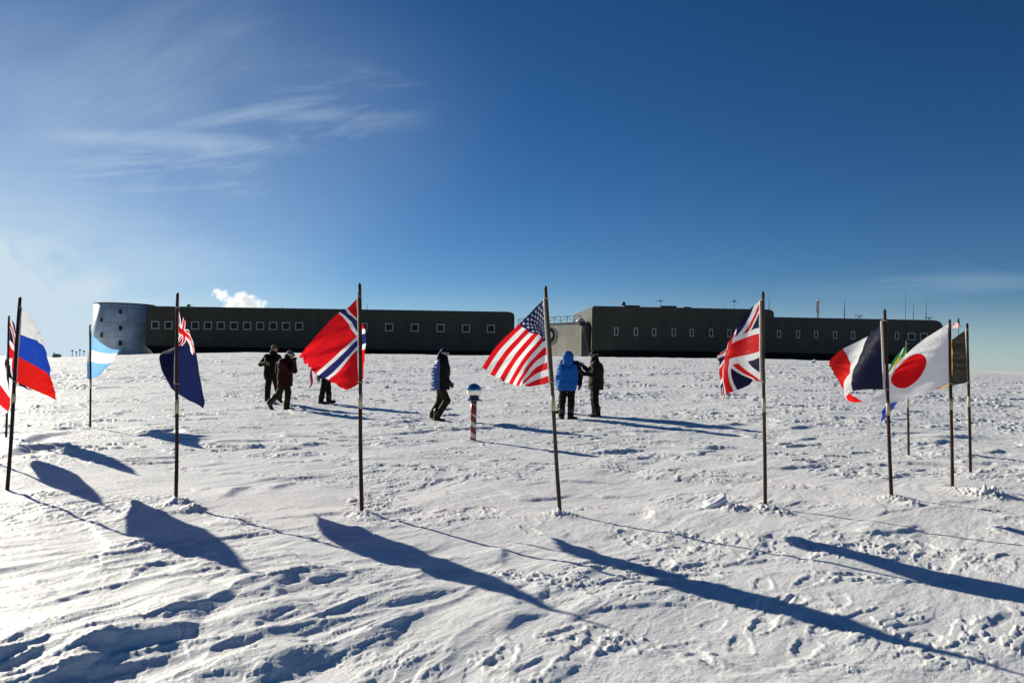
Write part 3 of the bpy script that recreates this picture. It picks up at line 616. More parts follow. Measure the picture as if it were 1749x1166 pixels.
def flag(key, ss, vs, C, length, hoist, pat, label, name='flag', sleeve=True, ripple=.010, seed=0, back=1., dz=None, cat='flag', NS=200, NV=130, tears=0.):
    B, T, Y0, top, base = POLES[key]; nv, ns = len(vs), len(ss); G = np.zeros((nv, ns, 3)); rr_ = .03
    Yd = np.zeros((nv, ns)); 
    for i in range(nv):
        f = (base[1]-C[i][0][1])/(base[1]-top[1]); Yd[i, 0] = Y0+(T.y-Y0)*f+.022*back
    for j in range(1, ns):
        st = []
        for i in range(nv):
            a = at_Y(*C[i][j-1], Yd[i, j-1]); b = at_Y(*C[i][j], Yd[i, j-1]); L = (ss[j]-ss[j-1])*length; m = np.hypot(a[0]-b[0], a[2]-b[2])
            st.append(math.sqrt(max(L*L-m*m, (.12*L)**2)))
        mean = np.mean(st)
        for i in range(nv): Yd[i, j] = Yd[i, j-1]+back*(.65*mean+.35*st[i])
    if dz is not None: Yd += np.array(dz)
    for i in range(nv):
        for j in range(ns): G[i, j] = at_Y(*C[i][j], Yd[i, j])
    sq = np.linspace(0, 1, NS+1); vq = np.linspace(0, 1, NV+1)
    A = np.stack([spline(ss, G[i], sq) for i in range(nv)]).reshape(nv, -1); Pn = spline(vs, A, vq).reshape(NV+1, NS+1, 3)
    SS, VV = np.meshgrid(sq, vq)
    du = np.gradient(Pn, axis=1); dv = np.gradient(Pn, axis=0); N = np.cross(du, dv); N /= np.linalg.norm(N, axis=2, keepdims=True)+1e-9
    w1 = np.sin((VV*5+SS*3.2+.6*perlin(SS*3, VV*3, seed))*6.283*.8)*.5+perlin(SS*4+VV*5, VV*2, seed+3)+.5*perlin(SS*9+VV*12, VV*5-SS*3, seed+4)
    amp = ripple*(SS**.6)*(1.1-.2*VV)+ripple*.25*np.exp(-((VV*6) % 1-.5)**2*10)*np.exp(-SS*9)
    Pn = Pn+N*(w1*amp*1.35)[..., None]
    # frayed fly edge
    fr = perlin(VV*26, VV*0+seed, seed+9)*.012+perlin(VV*7, VV*0+seed, seed+8)*.012; e = sst(.9, 1, SS)*(fr*tears/length*3)
    Pn = Pn+du*NS*(-np.abs(e))[..., None]
    org = Pn[0, 0].copy(); Pn -= org
    ii = np.arange(NV)[:, None]*(NS+1)+np.arange(NS)[None]; Fq = np.stack([ii, ii+1, ii+NS+2, ii+NS+1], -1).reshape(-1, 4)
    me = bpy.data.meshes.new(name); me.vertices.add(Pn.shape[0]*Pn.shape[1]); me.vertices.foreach_set('co', Pn.astype(np.float32).ravel())
    me.loops.add(Fq.size); me.loops.foreach_set('vertex_index', Fq.ravel().astype(np.int32)); me.polygons.add(len(Fq)); me.polygons.foreach_set('loop_start', (np.arange(len(Fq))*4).astype(np.int32))
    me.polygons.foreach_set('use_smooth', np.ones(len(Fq), bool)); me.update(calc_edges=True)
    fs, fv = np.meshgrid((sq[:-1]+sq[1:])/2, (vq[:-1]+vq[1:])/2); col = pat(fs, fv).reshape(-1, 3)
    hem = ((fs > .985) | (fv < .012) | (fv > .988)).reshape(-1); col = np.where(hem[:, None], col*.86, col)
    rgba = np.concatenate([np.repeat(col, 4, 0), np.ones((len(col)*4, 1))], 1).astype(np.float32)
    ca = me.color_attributes.new('cloth', 'FLOAT_COLOR', 'CORNER'); ca.data.foreach_set('color', rgba.ravel())
    me.materials.append(clm); o = bpy.data.objects.new(name, me); S.collection.objects.link(o); o.location = org
    tag(o, label, cat, 'national flags on the poles')
    h = [Vector(Pn[k, 0]) for k in range(0, NV+1, NV//10)]
    if sleeve: MB().tube([p+Vector((0, -.004, 0)) for p in h], .016, 8).build('hoist_sleeve', M['sleeve'], o, True)
    for k in (0, -1):
        p = h[k]+Vector(org); f = (p.z-B.z)/(T.z-B.z); pp = B+(T-B)*f
        ring = [pp+Vector((.024*math.cos(a), .024*math.sin(a), .005*math.sin(2*a)))-Vector(org) for a in np.linspace(0, 6.283, 13)]
        MB().tube(ring, .004, 6, False).tube([h[k], pp-Vector(org)+Vector((-.02, -.0, .03 if k == 0 else -.03))], .004, 6).build('tie', M['rope'], o, True)
    return o
flagpole('rus', (34, 511), (12, 836), 'plum brown bamboo pole at left holding the white, blue and red striped flag', M['pole_p'], (672, 688), .020)
flagpole('aus', (15.5, 541), (11, 750), 'dark thin pole behind the leftmost large pole', M['pole_p'], (655, 668), .018)
flagpole('arg', (154, 556), (155, 728), 'thin distant pole holding the pale blue and white flag', M['pole_p'], (650, 662), .019)
flagpole('nz', (303, 504), (301, 856), 'dark brown pole holding the navy ensign', M['pole'], (684, 708), .019)
flagpole('nor', (614, 488), (618, 877), 'dark brown pole holding the red flag with the navy cross', M['pole'], (675, 700), .020)
flagpole('us', (932, 493), (958, 876), 'leaning brown pole holding the stars and stripes', M['pole_l'], (677, 703), .020)
flagpole('uk', (1303, 502), (1307, 868), 'brown pole holding the union flag', M['pole_l'], (683, 707), .0195)
flagpole('fra', (1511, 532), (1523, 856), 'leaning brown pole holding the blue, white and red tricolour', M['pole'], (693, 715), .020)
flagpole('sa', (1549, 583), (1552, 775), 'thin pole behind the red disc flag holding the green and yellow flag', M['pole_l'], (678, 696), .019)
flagpole('jap', (1622, 549), (1627, 835), 'reddish pole holding the white flag with the red disc', M['pole'], (683, 702), .020)
flagpole('bel', (1652, 555), (1658, 808), 'rightmost brown pole, holding the dark black, yellow and red flag', M['pole'], (678, 696), .020)
flagpole('edge', (-50, 530), (-53, 778), 'pole just beyond the left edge holding the white and red flag', M['pole_p'], (672, 688), .019)
nf = flag('nor', [0, .27, .45, .75, 1], [0, .4, .65, 1],
 [[(612.5, 506), (593, 526), (579, 534), (545, 567), (510, 610)],
  [(613.5, 566), (623, 566), (610, 577), (572, 612), (541, 639)],
  [(614, 604), (623, 597), (611, 600), (585, 630), (562, 651)],
  [(615, 652), (620, 646), (613, 654), (603, 661), (593, 666)]], 1.45, .91, P_norway, 'red flag with white edged navy cross, torn tail, flying left from its pole', tears=1, seed=3, ripple=.012)
yy_ = float(nf.location.y+max(v_.co.y for v_ in nf.data.vertices))-.12
MB().tube([Vector(at_Y(u_, v_, yy_))-nf.location for u_, v_ in ((538, 622), (531, 634), (531.5, 643), (532.5, 649), (532.5, 655), (530, 660), (527, 663))], [.006, .012, .016, .015, .012, .008, .003], 8).build('torn_strip', material('red torn cloth', (.45, .01, .015), .8, var=.2, vscale=20), nf, True)
flag('us', [0, .2, .4, .7, 1], [0, .27, .54, .77, 1],
 [[(930.5, 510), (910, 530), (887, 553), (849, 590), (823, 628)],
  [(932.5, 547), (920, 556), (908, 568), (874, 606), (849, 645)],
  [(935, 585), (932, 582), (928, 584), (900, 616), (875, 658)],
  [(937, 618), (930, 620), (918, 626), (903, 640), (890, 657)],
  [(940, 652), (928, 656), (916, 658), (905, 660), (899, 659)]], 1.50, .91, P_us, 'stars and stripes flag with red and white stripes hanging to lower left', tears=.7, seed=11, ripple=.010, sleeve=True)
flag('uk', [0, .12, .3, .5, .75, 1], [0, .5, .75, 1],
 [[(1299, 513), (1288, 521), (1270, 541), (1251, 574), (1242, 592), (1223, 609)],
  [(1299, 584), (1290, 586), (1270, 591), (1243, 601), (1238, 620), (1229, 640)],
  [(1299.5, 620), (1287, 626), (1266, 632), (1239, 640), (1235, 656), (1231, 668)],
  [(1300, 652), (1287, 650), (1278, 658), (1245, 671), (1237, 677), (1233, 684)]], 1.42, .91, P_uj, 'union flag in red, white and navy with a white hoist sleeve', tears=1.2, seed=21, ripple=.008)
flag('fra', [0, .33, .67, 1], [0, .4, .7, 1],
 [[(1505.5, 548), (1483, 574), (1439, 596), (1414, 620)],
  [(1507.5, 595), (1466, 614), (1452, 632), (1424, 638)],
  [(1509, 632), (1455, 645), (1441, 658), (1440, 661)],
  [(1510.5, 665), (1457, 668), (1448, 684), (1474, 686)]], 1.40, .91, P_france, 'tricolour flag, dark blue by the pole, then white and ragged red', tears=1.5, seed=31, ripple=.010)
flag('sa', [0, .33, .67, 1], [0, .5, 1],
 [[(1549, 587), (1535, 603), (1522, 622), (1508, 652)],
  [(1549.5, 622), (1540, 634), (1522, 662), (1508, 690)],
  [(1550.5, 655), (1540, 676), (1522, 702), (1505, 722)]], 1.35, .91, P_sa, 'green, yellow, red and blue flag mostly hidden behind the red disc flag', tears=.5, seed=41, ripple=.010)
flag('bel', [0, .33, .67, 1], [0, .5, 1],
 [[(1650, 563), (1626, 580), (1612, 592), (1598, 606)],
  [(1652, 602), (1627, 620), (1610, 630), (1600, 640)],
  [(1654, 653), (1626, 658), (1606, 663), (1590, 666)]], 1.35, .91, P_belg, 'dark black, yellow and red flag next to the rightmost pole', tears=.4, seed=51, ripple=.008)
flag('jap', [0, .2, .5, .8, 1], [0, .5, 1],
 [[(1620, 553), (1592, 570), (1556, 597), (1524, 630), (1504, 652)],
  [(1621.5, 603), (1600, 612), (1557, 628), (1516, 650), (1494, 672)],
  [(1623, 655), (1590, 667), (1550, 682), (1510, 690), (1484, 696)]], 1.37, .91, P_japan, 'white flag with a large red disc flying left', tears=.3, seed=61, ripple=.008)
flag('nz', [0, .2, .45, .72, 1], [0, .25, .5, .72, 1],
 [[(304, 525), (312, 541), (324, 566), (336, 618), (348, 684)],
  [(303.5, 558), (310, 566), (329, 586), (340, 636), (349, 690)],
  [(302, 590), (304, 590), (326, 600), (338, 650), (348, 693)],
  [(300, 615), (274, 605), (306, 632), (328, 664), (348, 695)],
  [(299.5, 655), (290, 658), (301, 670), (322, 683), (347, 697)]], 1.45, .91, P_ensign, 'navy ensign with a small union flag canton, hanging right of its pole', tears=.4, seed=71, ripple=.008)
flag('arg', [0, .15, .5, 1], [0, .33, .67, 1],
 [[(155, 565), (159, 572), (179, 590), (204, 597)],
  [(155, 593), (153, 595), (172, 602), (201, 603)],
  [(155, 620), (149, 616), (166, 620), (192, 618)],
  [(155, 648), (149, 646), (162, 645), (176, 632)]], 1.4, .85, P_arg, 'pale blue and white banded flag on the distant pole by the round tower', tears=.5, seed=81, ripple=.010)
flag('rus', [0, .35, .7, 1], [0, .33, .67, 1],
 [[(35.5, 525), (49, 536), (62, 553), (73, 577)],
  [(33, 570), (50, 577), (66, 584), (79, 598)],
  [(29.5, 608), (48, 618), (69, 630), (88, 643)],
  [(26.5, 651), (46, 660), (70, 671), (97, 683)]], 1.40, .91, P_russia, 'white, blue and red banded flag flying right near the left edge', tears=.3, seed=91, ripple=.010)
flag('aus', [0, .2, .5, 1], [0, .35, .6, .8, 1],
 [[(16, 543), (22, 549), (27, 562), (31, 590)],
  [(15, 580), (22, 590), (27, 600), (36, 625)],
  [(14, 603), (10, 612), (24, 612), (44, 648)],
  [(13.5, 625), (9, 628), (24, 636), (50, 662)],
  [(13, 645), (17, 645), (28, 655), (60, 669)]], 1.3, .91, P_uj, 'second union flag, mostly hidden behind the white, blue and red banded flag', tears=.3, seed=101, ripple=.010)
flag('edge', [0, .4, .7, 1], [0, .5, 1],
 [[(-50, 544), (-28, 572), (-8, 606), (10, 638)],
  [(-51, 590), (-28, 620), (-6, 654), (18, 686)],
  [(-51, 632), (-32, 664), (-10, 694), (12, 706)]], 1.15, .91, P_whitered, 'white and red flag reaching in from the left edge', tears=.6, seed=111, ripple=.010)
# small flag on a mast beyond the station
x, y = on_roof(1627, 165); z0_ = gz(x, y); POLE_T = zat(1627, 545, 165)
mo = empty('flag_mast', (x, y, z0_)); tag(mo, 'far thin mast with a small striped flag right of the station', 'mast'); MB().tube([(0, 0, -.5), (0, 0, POLE_T-z0_)], [.09, .05], 8).build('mast', M['white'], mo)
POLES['far'] = (Vector((x, y, z0_)), Vector((x, y, POLE_T)), y, (1627, 545), (1626, 630))
ff = flag('far', [0, .5, 1], [0, .5, 1], [[(1627, 552), (1631, 551), (1636, 551)], [(1627, 556), (1632, 555.5), (1637, 555)], [(1627, 561), (1631.5, 560.5), (1636.5, 560)]], 1.6, 1.1, P_us, 'tiny striped flag on a far mast right of the station', seed=5, sleeve=False, NS=60, NV=40)
# ------------------------------------------------------------------ ceremonial marker post
mx_, my_ = ground_hit(808, 751); mz_ = gz(mx_, my_)
mp = empty('marker_post', (mx_, my_, mz_)); tag(mp, 'short red and white striped post topped by a mirrored ball on a blue plate', 'marker post')
k_ = my_/FPX; Hp = (752-686)*k_
sm = bpy.data.materials.new('red and white spiral paint'); sm.use_nodes = True; t = NT(sm.node_tree); b = sm.node_tree.nodes['Principled BSDF']
c = t.n('ShaderNodeTexCoord'); s_ = t.n('ShaderNodeSeparateXYZ'); t.l(c.outputs['Object'], s_.inputs[0])
an = t.m('DIVIDE', t.m('ARCTAN2', s_.outputs[1], s_.outputs[0]), 2*math.pi); nzz = t.noise(c.outputs['Object'], 22, 4, .6)
fr_ = t.m('FRACT', t.m('ADD', t.m('ADD', t.m('DIVIDE', s_.outputs[2], .215), an), t.m('MULTIPLY', nzz, .10)))
wgt = t.m('LESS_THAN', fr_, t.ramp(s_.outputs[2], .42, .52, .42, .10))
mix = t.n('ShaderNodeMix', data_type='RGBA'); t.l(wgt, mix.inputs[0]); mix.inputs[6].default_value = (.24, .022, .016, 1); mix.inputs[7].default_value = (.62, .60, .57, 1)
t.l(mix.outputs[2], b.inputs['Base Color']); b.inputs['Roughness'].default_value = .45
MB().lathe([(.060, -.1), (.060, Hp*.3), (.060, Hp*.7), (.058, Hp)], 28).build('post', sm, mp, True)
MB().lathe([(.07, Hp), (.17, Hp+.012), (.172, Hp+.03), (.10, Hp+.038), (.085, Hp+.07)], 36).build('plate', material('blue painted plate', (.03, .09, .22), .4, var=.2, vscale=8), mp, True)
rb = .148; prof = [(max(.004, rb*math.sin(R(a))), Hp+.05+rb-rb*math.cos(R(a))) for a in range(12, 181, 7)]
MB().lathe(prof, 48).build('mirror_ball', material('mirror chrome', (.80, .76, .72), .03, 1.), mp, True)
MB().lathe([(.07, Hp+.036), (.10, Hp+.05), (.11, Hp+.075), (.105, Hp+.09)], 32).build('collar', material('dark collar', (.02, .03, .06), .4), mp, True)
# ------------------------------------------------------------------ loose snow blocks
def block(u, v, r, label, sx=1., sz=.6, rot=0.):
    x, y = ground_hit(u, v); z = gz(x, y); bm_v = []; bm_f = []; n, m_ = 22, 14; rg = perlin
    for i in range(m_+1):
        th = math.pi*i/m_
        for k in range(n):
            ph = 2*math.pi*k/n; d = np.array([math.sin(th)*math.cos(ph), math.sin(th)*math.sin(ph), math.cos(th)])
            q = np.sign(d)*np.abs(d)**.7; s = 1+.3*float(perlin(np.array([d[0]*1.7+u]), np.array([d[1]*1.7+d[2]*1.9]), 3)[0]); bm_v.append(q*s*np.array([r*sx, r*.7, r*sz])*.8)
    for i in range(m_):
        for k in range(n): bm_f.append((i*n+k, (i+1)*n+k, (i+1)*n+(k+1) % n, i*n+(k+1) % n))
    o = mesh_obj('snow_block', bm_v, bm_f, M['snowcap'], None, True); o.location = (x, y, z+r*sz*.55); o.rotation_euler = (.1, -.45, rot)
    tag(o, label, 'snow block'); return o
block(1222, 867, .17, 'largest loose snow block, lying left of the union flag pole', 1.15, .42, .3)
block(660, 664, .12, 'small loose snow block on the snow right of the red flag', 1.2, .6, 1.)
block(1388, 620, .35, 'snow lump on the crest below the right wing of the station', 1.6, .5, .5)
# ------------------------------------------------------------------ people (signed distance fields meshed by surface nets)
def cap(P, a, b, ra, rb=None, sq=None):
    a = np.array(a, float); b = np.array(b, float); rb = ra if rb is None else rb; d = b-a; q = P-a
    t = np.clip((q@d)/max(d@d, 1e-9), 0, 1); e = q-t[..., None]*d
    if sq is not None:
        ax, k = sq; ax = np.array(ax, float); ax /= np.linalg.norm(ax); e = e+(e@ax)[..., None]*ax*(k-1)
    return np.linalg.norm(e, axis=-1)-(ra+(rb-ra)*t)
def ell(P, c, r): q = (P-np.array(c))/np.array(r); k = np.linalg.norm(q, axis=-1); return (k-1)*min(r)
def smin(a, b, k=.03): h = np.clip(.5+.5*(b-a)/k, 0, 1); return b+(a-b)*h-k*h*(1-h)
def nets(f, lo, hi, h):
    lo = np.array(lo); n = np.ceil((np.array(hi)-lo)/h).astype(int)+1
    g = [lo[i]+h*np.arange(n[i]) for i in range(3)]; P = np.stack(np.meshgrid(*g, indexing='ij'), -1); D = f(P); ins = D < 0
    acc = np.zeros(tuple(n-1)+(3,)); cnt = np.zeros(tuple(n-1)); idx = np.stack(np.meshgrid(*[np.arange(k) for k in n], indexing='ij'), -1).astype(float)
    edges = []
    for ax in range(3):
        sa = [slice(None)]*3; sb = [slice(None)]*3; sa[ax] = slice(0, -1); sb[ax] = slice(1, None)
        a = D[tuple(sa)]; b = D[tuple(sb)]; cr = (a < 0) != (b < 0); t = np.where(cr, a/(a-b+1e-12), 0); pos = idx[tuple(sa)].copy(); pos[..., ax] += t; edges.append((ax, cr, a < 0))
        o1, o2 = [k for k in range(3) if k != ax]
        for d1 in (0, 1):
            for d2 in (0, 1):
                src = [slice(None)]*3; dst = [slice(None)]*3
                for o_, d_ in ((o1, d1), (o2, d2)):
                    src[o_] = slice(d_, n[o_]-1+d_)
                acc += np.where(cr[tuple(src)][..., None], pos[tuple(src)], 0); cnt += cr[tuple(src)]
    act = cnt > 0; vid = -np.ones(act.shape, int); vid[act] = np.arange(act.sum()); V = lo+h*(acc[act]/cnt[act][:, None]); F = []
    for ax, cr, ina in edges:
        o1, o2 = (ax+1) % 3, (ax+2) % 3; I = np.argwhere(cr)
        I = I[(I[:, o1] > 0) & (I[:, o2] > 0) & (I[:, o1] < n[o1]-1) & (I[:, o2] < n[o2]-1)]
        if not len(I): continue
        q = []
        for d1, d2 in ((1, 1), (0, 1), (0, 0), (1, 0)):
            J = I.copy(); J[:, o1] -= d1; J[:, o2] -= d2; q.append(vid[J[:, 0], J[:, 1], J[:, 2]])
        q = np.stack(q, 1); flip = ~ina[I[:, 0], I[:, 1], I[:, 2]]; q[flip] = q[flip][:, ::-1]; F.append(q)
    return V, np.concatenate(F)
def sdf_obj(name, f, lo, hi, h, mat, parent): V, F = nets(f, lo, hi, h); return mesh_obj(name, V, F, mat, parent, True)
M['skin'] = material('wind burnt skin', (.42, .22, .15), .5, var=.12, vscale=30)
M['boot'] = material('black boot rubber', (.012, .011, .010), .5, var=.3, vscale=20)
M['glove'] = material('black glove leather', (.012, .011, .010), .6, var=.3, vscale=30)
M['lens'] = material('dark goggle lens', (.02, .02, .025), .08, spec=.7)
def fabric(name, c, r=.65, var=.15): return material(name, c, r, var=var, vscale=12, bump=.6, bscale=22, spec=.12)
def N3(P, s, k): return perlin(P[..., 0]*s+k, P[..., 2]*s+P[..., 1]*s*.6, k)
def unit(v): v = np.array(v, float); return v/np.linalg.norm(v)
def person(u, v, label, J, jacket, trousers, hat='hood', hatmat=None, face=(1, 0, 0), goggles=None, quilt=False, long_=0., pack=None, toes=None, back_panel=None, glove=None, hand_dir=None, heel=(0, 0), puff=.02):
    x, y = ground_hit(u, v); z = gz(x, y); o_loc = (x, y, z-.01)
    j = {k: np.array(p, float) for k, p in J.items()}; fc = unit(face); side = np.cross(fc, [0, 0, 1.]); side = unit(side)
    toes = toes or (fc, fc)
    allp = np.stack(list(j.values())); lo = allp.min(0)-.3; hi = allp.max(0)+.3; lo[2] = -.05
    def bodyf(P):
        d = ell(P, j['head'], (.085, .085, .115))
        d = smin(d, cap(P, j['head']+fc*.025+[0, 0, -.06], j['head']+fc*.04+[0, 0, -.075], .05, .035), .03)
        d = smin(d, cap(P, j['head']+fc*.085+[0, 0, .01], j['head']+fc*.108+[0, 0, -.025], .010, .015), .012)
        d = smin(d, cap(P, j['head']+side*.035+fc*.075+[0, 0, .035], j['head']-side*.035+fc*.075+[0, 0, .035], .014), .012)
        for sg in (1, -1):
            d = smin(d, cap(P, j['head']+side*sg*.085+[0, 0, .02], j['head']+side*sg*.085+[0, 0, -.02], .013), .01)
            d = np.maximum(d, -cap(P, j['head']+side*sg*.03+fc*.092+[0, 0, .012], j['head']+side*sg*.036+fc*.094+[0, 0, .012], .010))
        d = np.maximum(d, -cap(P, j['head']+side*.022+fc*.098+[0, 0, -.058], j['head']-side*.022+fc*.098+[0, 0, -.058], .004))
        d = smin(d, cap(P, j['head']+[0, 0, -.06], j['neck'], .055, .06), .04)
        d = smin(d, cap(P, j['chest'], j['pelvis'], .13, .12), .06)
        d = smin(d, cap(P, j['shL'], j['shR'], .07), .05)
        for s_ in 'LR':
            d = smin(d, cap(P, j['sh'+s_], j['el'+s_], .05, .042), .03); d = smin(d, cap(P, j['el'+s_], j['wr'+s_], .042, .03), .02)
            d = smin(d, cap(P, j['hip'+s_], j['kn'+s_], .078, .055), .04); d = smin(d, cap(P, j['kn'+s_], j['an'+s_], .055, .04), .02)
        return d
    # root of the thing is the body mesh itself, at its feet
    V, F = nets(bodyf, lo, hi, .014); root = mesh_obj('person', V, F, M['skin'], None, True); root.location = o_loc; tag(root, label, 'person')
    def trf(P):
        d = cap(P, j['hipL'], j['hipR'], .12); d = smin(d, cap(P, j['pelvis'], j['pelvis']+[0, 0, .12], .135), .05)
        for s_ in 'LR':
            d = smin(d, cap(P, j['hip'+s_], j['kn'+s_], .108, .088), .03); d = smin(d, cap(P, j['kn'+s_], j['an'+s_]+[0, 0, .02], .088, .082), .03)
        return d+.010*N3(P, 9, 3)+.006*N3(P, 22, 4)
    l2 = lo.copy(); h2 = hi.copy(); h2[2] = j['pelvis'][2]+.32; sdf_obj('trousers', trf, l2, h2, .0135, trousers, root)
    hem = j['pelvis']+np.array([0, 0, -.10-long_])
    l2 = lo.copy(); h2 = hi.copy(); l2[2] = min(hem[2]-.1, j['wrL'][2]-.1, j['wrR'][2]-.1)
    def jk2(P):     # arms may hang below the hem
        d = cap(P, j['chest'], j['pelvis'], .185, .165, (side, .80)); d = smin(d, cap(P, j['shL'], j['shR'], .085), .07)
        d = smin(d, cap(P, j['pelvis'], hem, .165, .18, (side, .82)), .06); d = smin(d, cap(P, j['neck']-[0, 0, .02], j['neck']+[0, 0, .05], .10, .088), .04)
        d = d-puff; d = np.maximum(d, hem[2]-P[..., 2]-.03)
        for s_ in 'LR':
            d = smin(d, cap(P, j['sh'+s_], j['el'+s_], .088, .075), .035); d = smin(d, cap(P, j['el'+s_], j['wr'+s_], .075, .056), .02)
        if pack: d = smin(d, cap(P, j['chest']-fc*.2, j['pelvis']-fc*.2+[0, 0, .1], .10), .03)
        d = d+.010*N3(P, 7, 5)+.006*N3(P, 18, 6)
        if quilt: d = d-.009*np.abs(np.sin(P[..., 2]*math.pi/.085))+.004
        return d
    jo = sdf_obj('jacket', jk2, l2, h2, .0135, jacket, root)
    if back_panel:
        jo.data.materials.append(back_panel)
        me = jo.data; bk = -(fc)
        for p_ in me.polygons:
            c_ = np.array(p_.center)-j['chest']*.5-j['pelvis']*.5
            dl = min(np.linalg.norm(np.array(p_.center)-(j['sh'+s_]*(1-q_)+j['el'+s_]*q_)) for s_ in 'LR' for q_ in (.3, .6, 1.))
            if c_@bk > -.005 and c_[2] < .40 and dl > .06: p_.material_index = 1
    hm = hatmat or jacket
    H = j['head']
    if hat == 'hood':
        def hf(P):
            d = ell(P, H-fc*.02+[0, 0, .015], (.146, .146, .165)); d = smin(d, cap(P, H-fc*.05-[0, 0, .1], j['neck']-fc*.03, .125, .13), .05)
            inner = ell(P, H+fc*.02, (.095, .095, .13)); d = np.maximum(d, -inner); d = np.maximum(d, -cap(P, H+fc*.06, H+fc*.3, .085, .11))
            return d+.008*N3(P, 14, 7)
    elif hat == 'down':   # hood thrown back + knitted hat
        def hf(P):
            d = ell(P, H+[0, 0, .045]-fc*.012, (.102, .102, .095)); d = smin(d, cap(P, H-fc*.10-[0, 0, .10]+side*.07, H-fc*.10-[0, 0, .10]-side*.07, .075), .02)
            d = smin(d, cap(P, H-fc*.09-[0, 0, .02]+side*.05, H-fc*.11-[0, 0, .08]-side*.05, .07), .03)
            return np.maximum(d, -cap(P, H+fc*.09-[0, 0, .02], H+fc*.2-[0, 0, .02], .08))+.006*N3(P, 16, 7)
    else:               # cap or beanie
        def hf(P):
            d = ell(P, H+[0, 0, .035]-fc*.008, (.102, .102, .102)); d = smin(d, cap(P, H-fc*.05-[0, 0, .06], j['neck'], .075, .095), .04)
            if hat == 'peak': d = smin(d, cap(P, H+fc*.08+[0, 0, .05]+side*.03, H+fc*.15+[0, 0, .035]-side*.0, .02, .016), .02)
            return np.maximum(d, -cap(P, H+fc*.10-[0, 0, .03], H+fc*.2-[0, 0, .03], .07))+.005*N3(P, 16, 7)
    sdf_obj('hood' if hat in ('hood', 'down') else 'hat', hf, H-.3, H+.26, .011, hm, root)
    if goggles:
        def gf(P): return cap(P, H+side*.045+fc*.082+[0, 0, .018], H-side*.045+fc*.082+[0, 0, .018], .032)
        go = sdf_obj('goggles', gf, H-.18, H+.18, .009, M['lens'], root)
        ring = [H+[0, 0, .022]+(fc*math.cos(a)+side*math.sin(a))*.112 for a in np.linspace(.6, 5.68, 20)]
        MB().tube(ring, .014, 8, False).build('strap', goggles, go, True)
    for k, s_ in enumerate('LR'):
        an_ = j['an'+s_]; td = unit(toes[k]); hl = heel[k]; sb = unit(np.cross(td, [0, 0, 1]) if abs(td[2]) < .9 else side)
        base = an_+np.array([0, 0, -.055])
        def bf(P):
            d = cap(P, an_+[0, 0, .16], an_, .085, .072) if hl == 0 else cap(P, an_+unit(j['kn'+s_]-an_)*.16, an_, .085, .072)
            d = smin(d, cap(P, base-td*.04, base+td*.17, .058, .05), .03)
            return d+.004*N3(P, 20, 8)
        sdf_obj('boot', bf, an_-.34, an_+.34, .0125, M['boot'], root)
    gm = glove or M['glove']
    for k, s_ in enumerate('LR'):
        wr = j['wr'+s_]; hd = unit(hand_dir[k]) if hand_dir and hand_dir[k] is not None else unit(wr-j['el'+s_]); pn = unit(np.cross(hd, fc)+side*.2*(1 if s_ == 'R' else -1)+1e-3); ac = unit(np.cross(hd, pn))
        def hfn(P):
            d = cap(P, wr-hd*.03, wr+hd*.02, .042, .038); d = smin(d, cap(P, wr+hd*.02, wr+hd*.085, .036, .040, (pn, 1.35)), .02)
            for q_, L in zip((-1.5, -.5, .5, 1.5), (.062, .076, .080, .070)):
                a = wr+hd*.088+ac*.0215*q_; m_ = a+hd*L*.55+ac*.003*q_+pn*.008; e = m_+hd*L*.42+pn*.024; d = smin(d, cap(P, a, m_, .0125, .0118), .005); d = smin(d, cap(P, m_, e, .0118, .0105), .004)
            a = wr+hd*.03+ac*.034; m_ = a+hd*.035+ac*.034; d = smin(d, cap(P, a, m_, .016, .014), .01); d = smin(d, cap(P, m_, m_+hd*.035+pn*.008, .014, .012), .005)
            return d
        sdf_obj('glove', hfn, wr-.2, wr+.23, .0065, gm, root)
    return root
BLK = fabric('black down', (.007, .006, .005)); DRED = fabric('dark red shell', (.030, .003, .003)); BLU = fabric('bright blue down', (.010, .11, .42), .6, .10); BLU2 = fabric('slate blue down', (.05, .10, .28), .45)
TRB = fabric('black snow trousers', (.007, .006, .004)); TRO = fabric('olive snow trousers', (.020, .015, .007)); BRN = fabric('dark brown parka', (.014, .010, .006))
def stand(h=1.75, w=.1, lean=0, f=(0, 1)):
    pass
X_ = lambda *a: a
# 4: striding right, slate blue back panel
person(748, 717, 'person in black and slate blue down jacket walking right beside the striped post', dict(
 head=(.13, 0, 1.665), neck=(.09, 0, 1.50), chest=(.05, 0, 1.28), pelvis=(.05, 0, .93), shL=(.07, .17, 1.40), shR=(.06, -.17, 1.40), elL=(.08, .24, 1.10), elR=(.06, -.25, 1.10), wrL=(.25, .12, .97), wrR=(.25, -.14, .95),
 hipL=(.06, .09, .88), hipR=(.06, -.09, .88), knL=(.03, .09, .50), knR=(.22, -.09, .50), anL=(-.14, .08, .15), anR=(-.02, -.09, .085)), BLK, TRO, 'down', fabric('navy hood', (.008, .014, .05)), (1, 0, .0), fabric('white strap', (.6, .6, .6)), True, .02, back_panel=BLU2, puff=.05,
 toes=((.8, .05, -.62), (1, -.1, -.08)), heel=(1, 0))
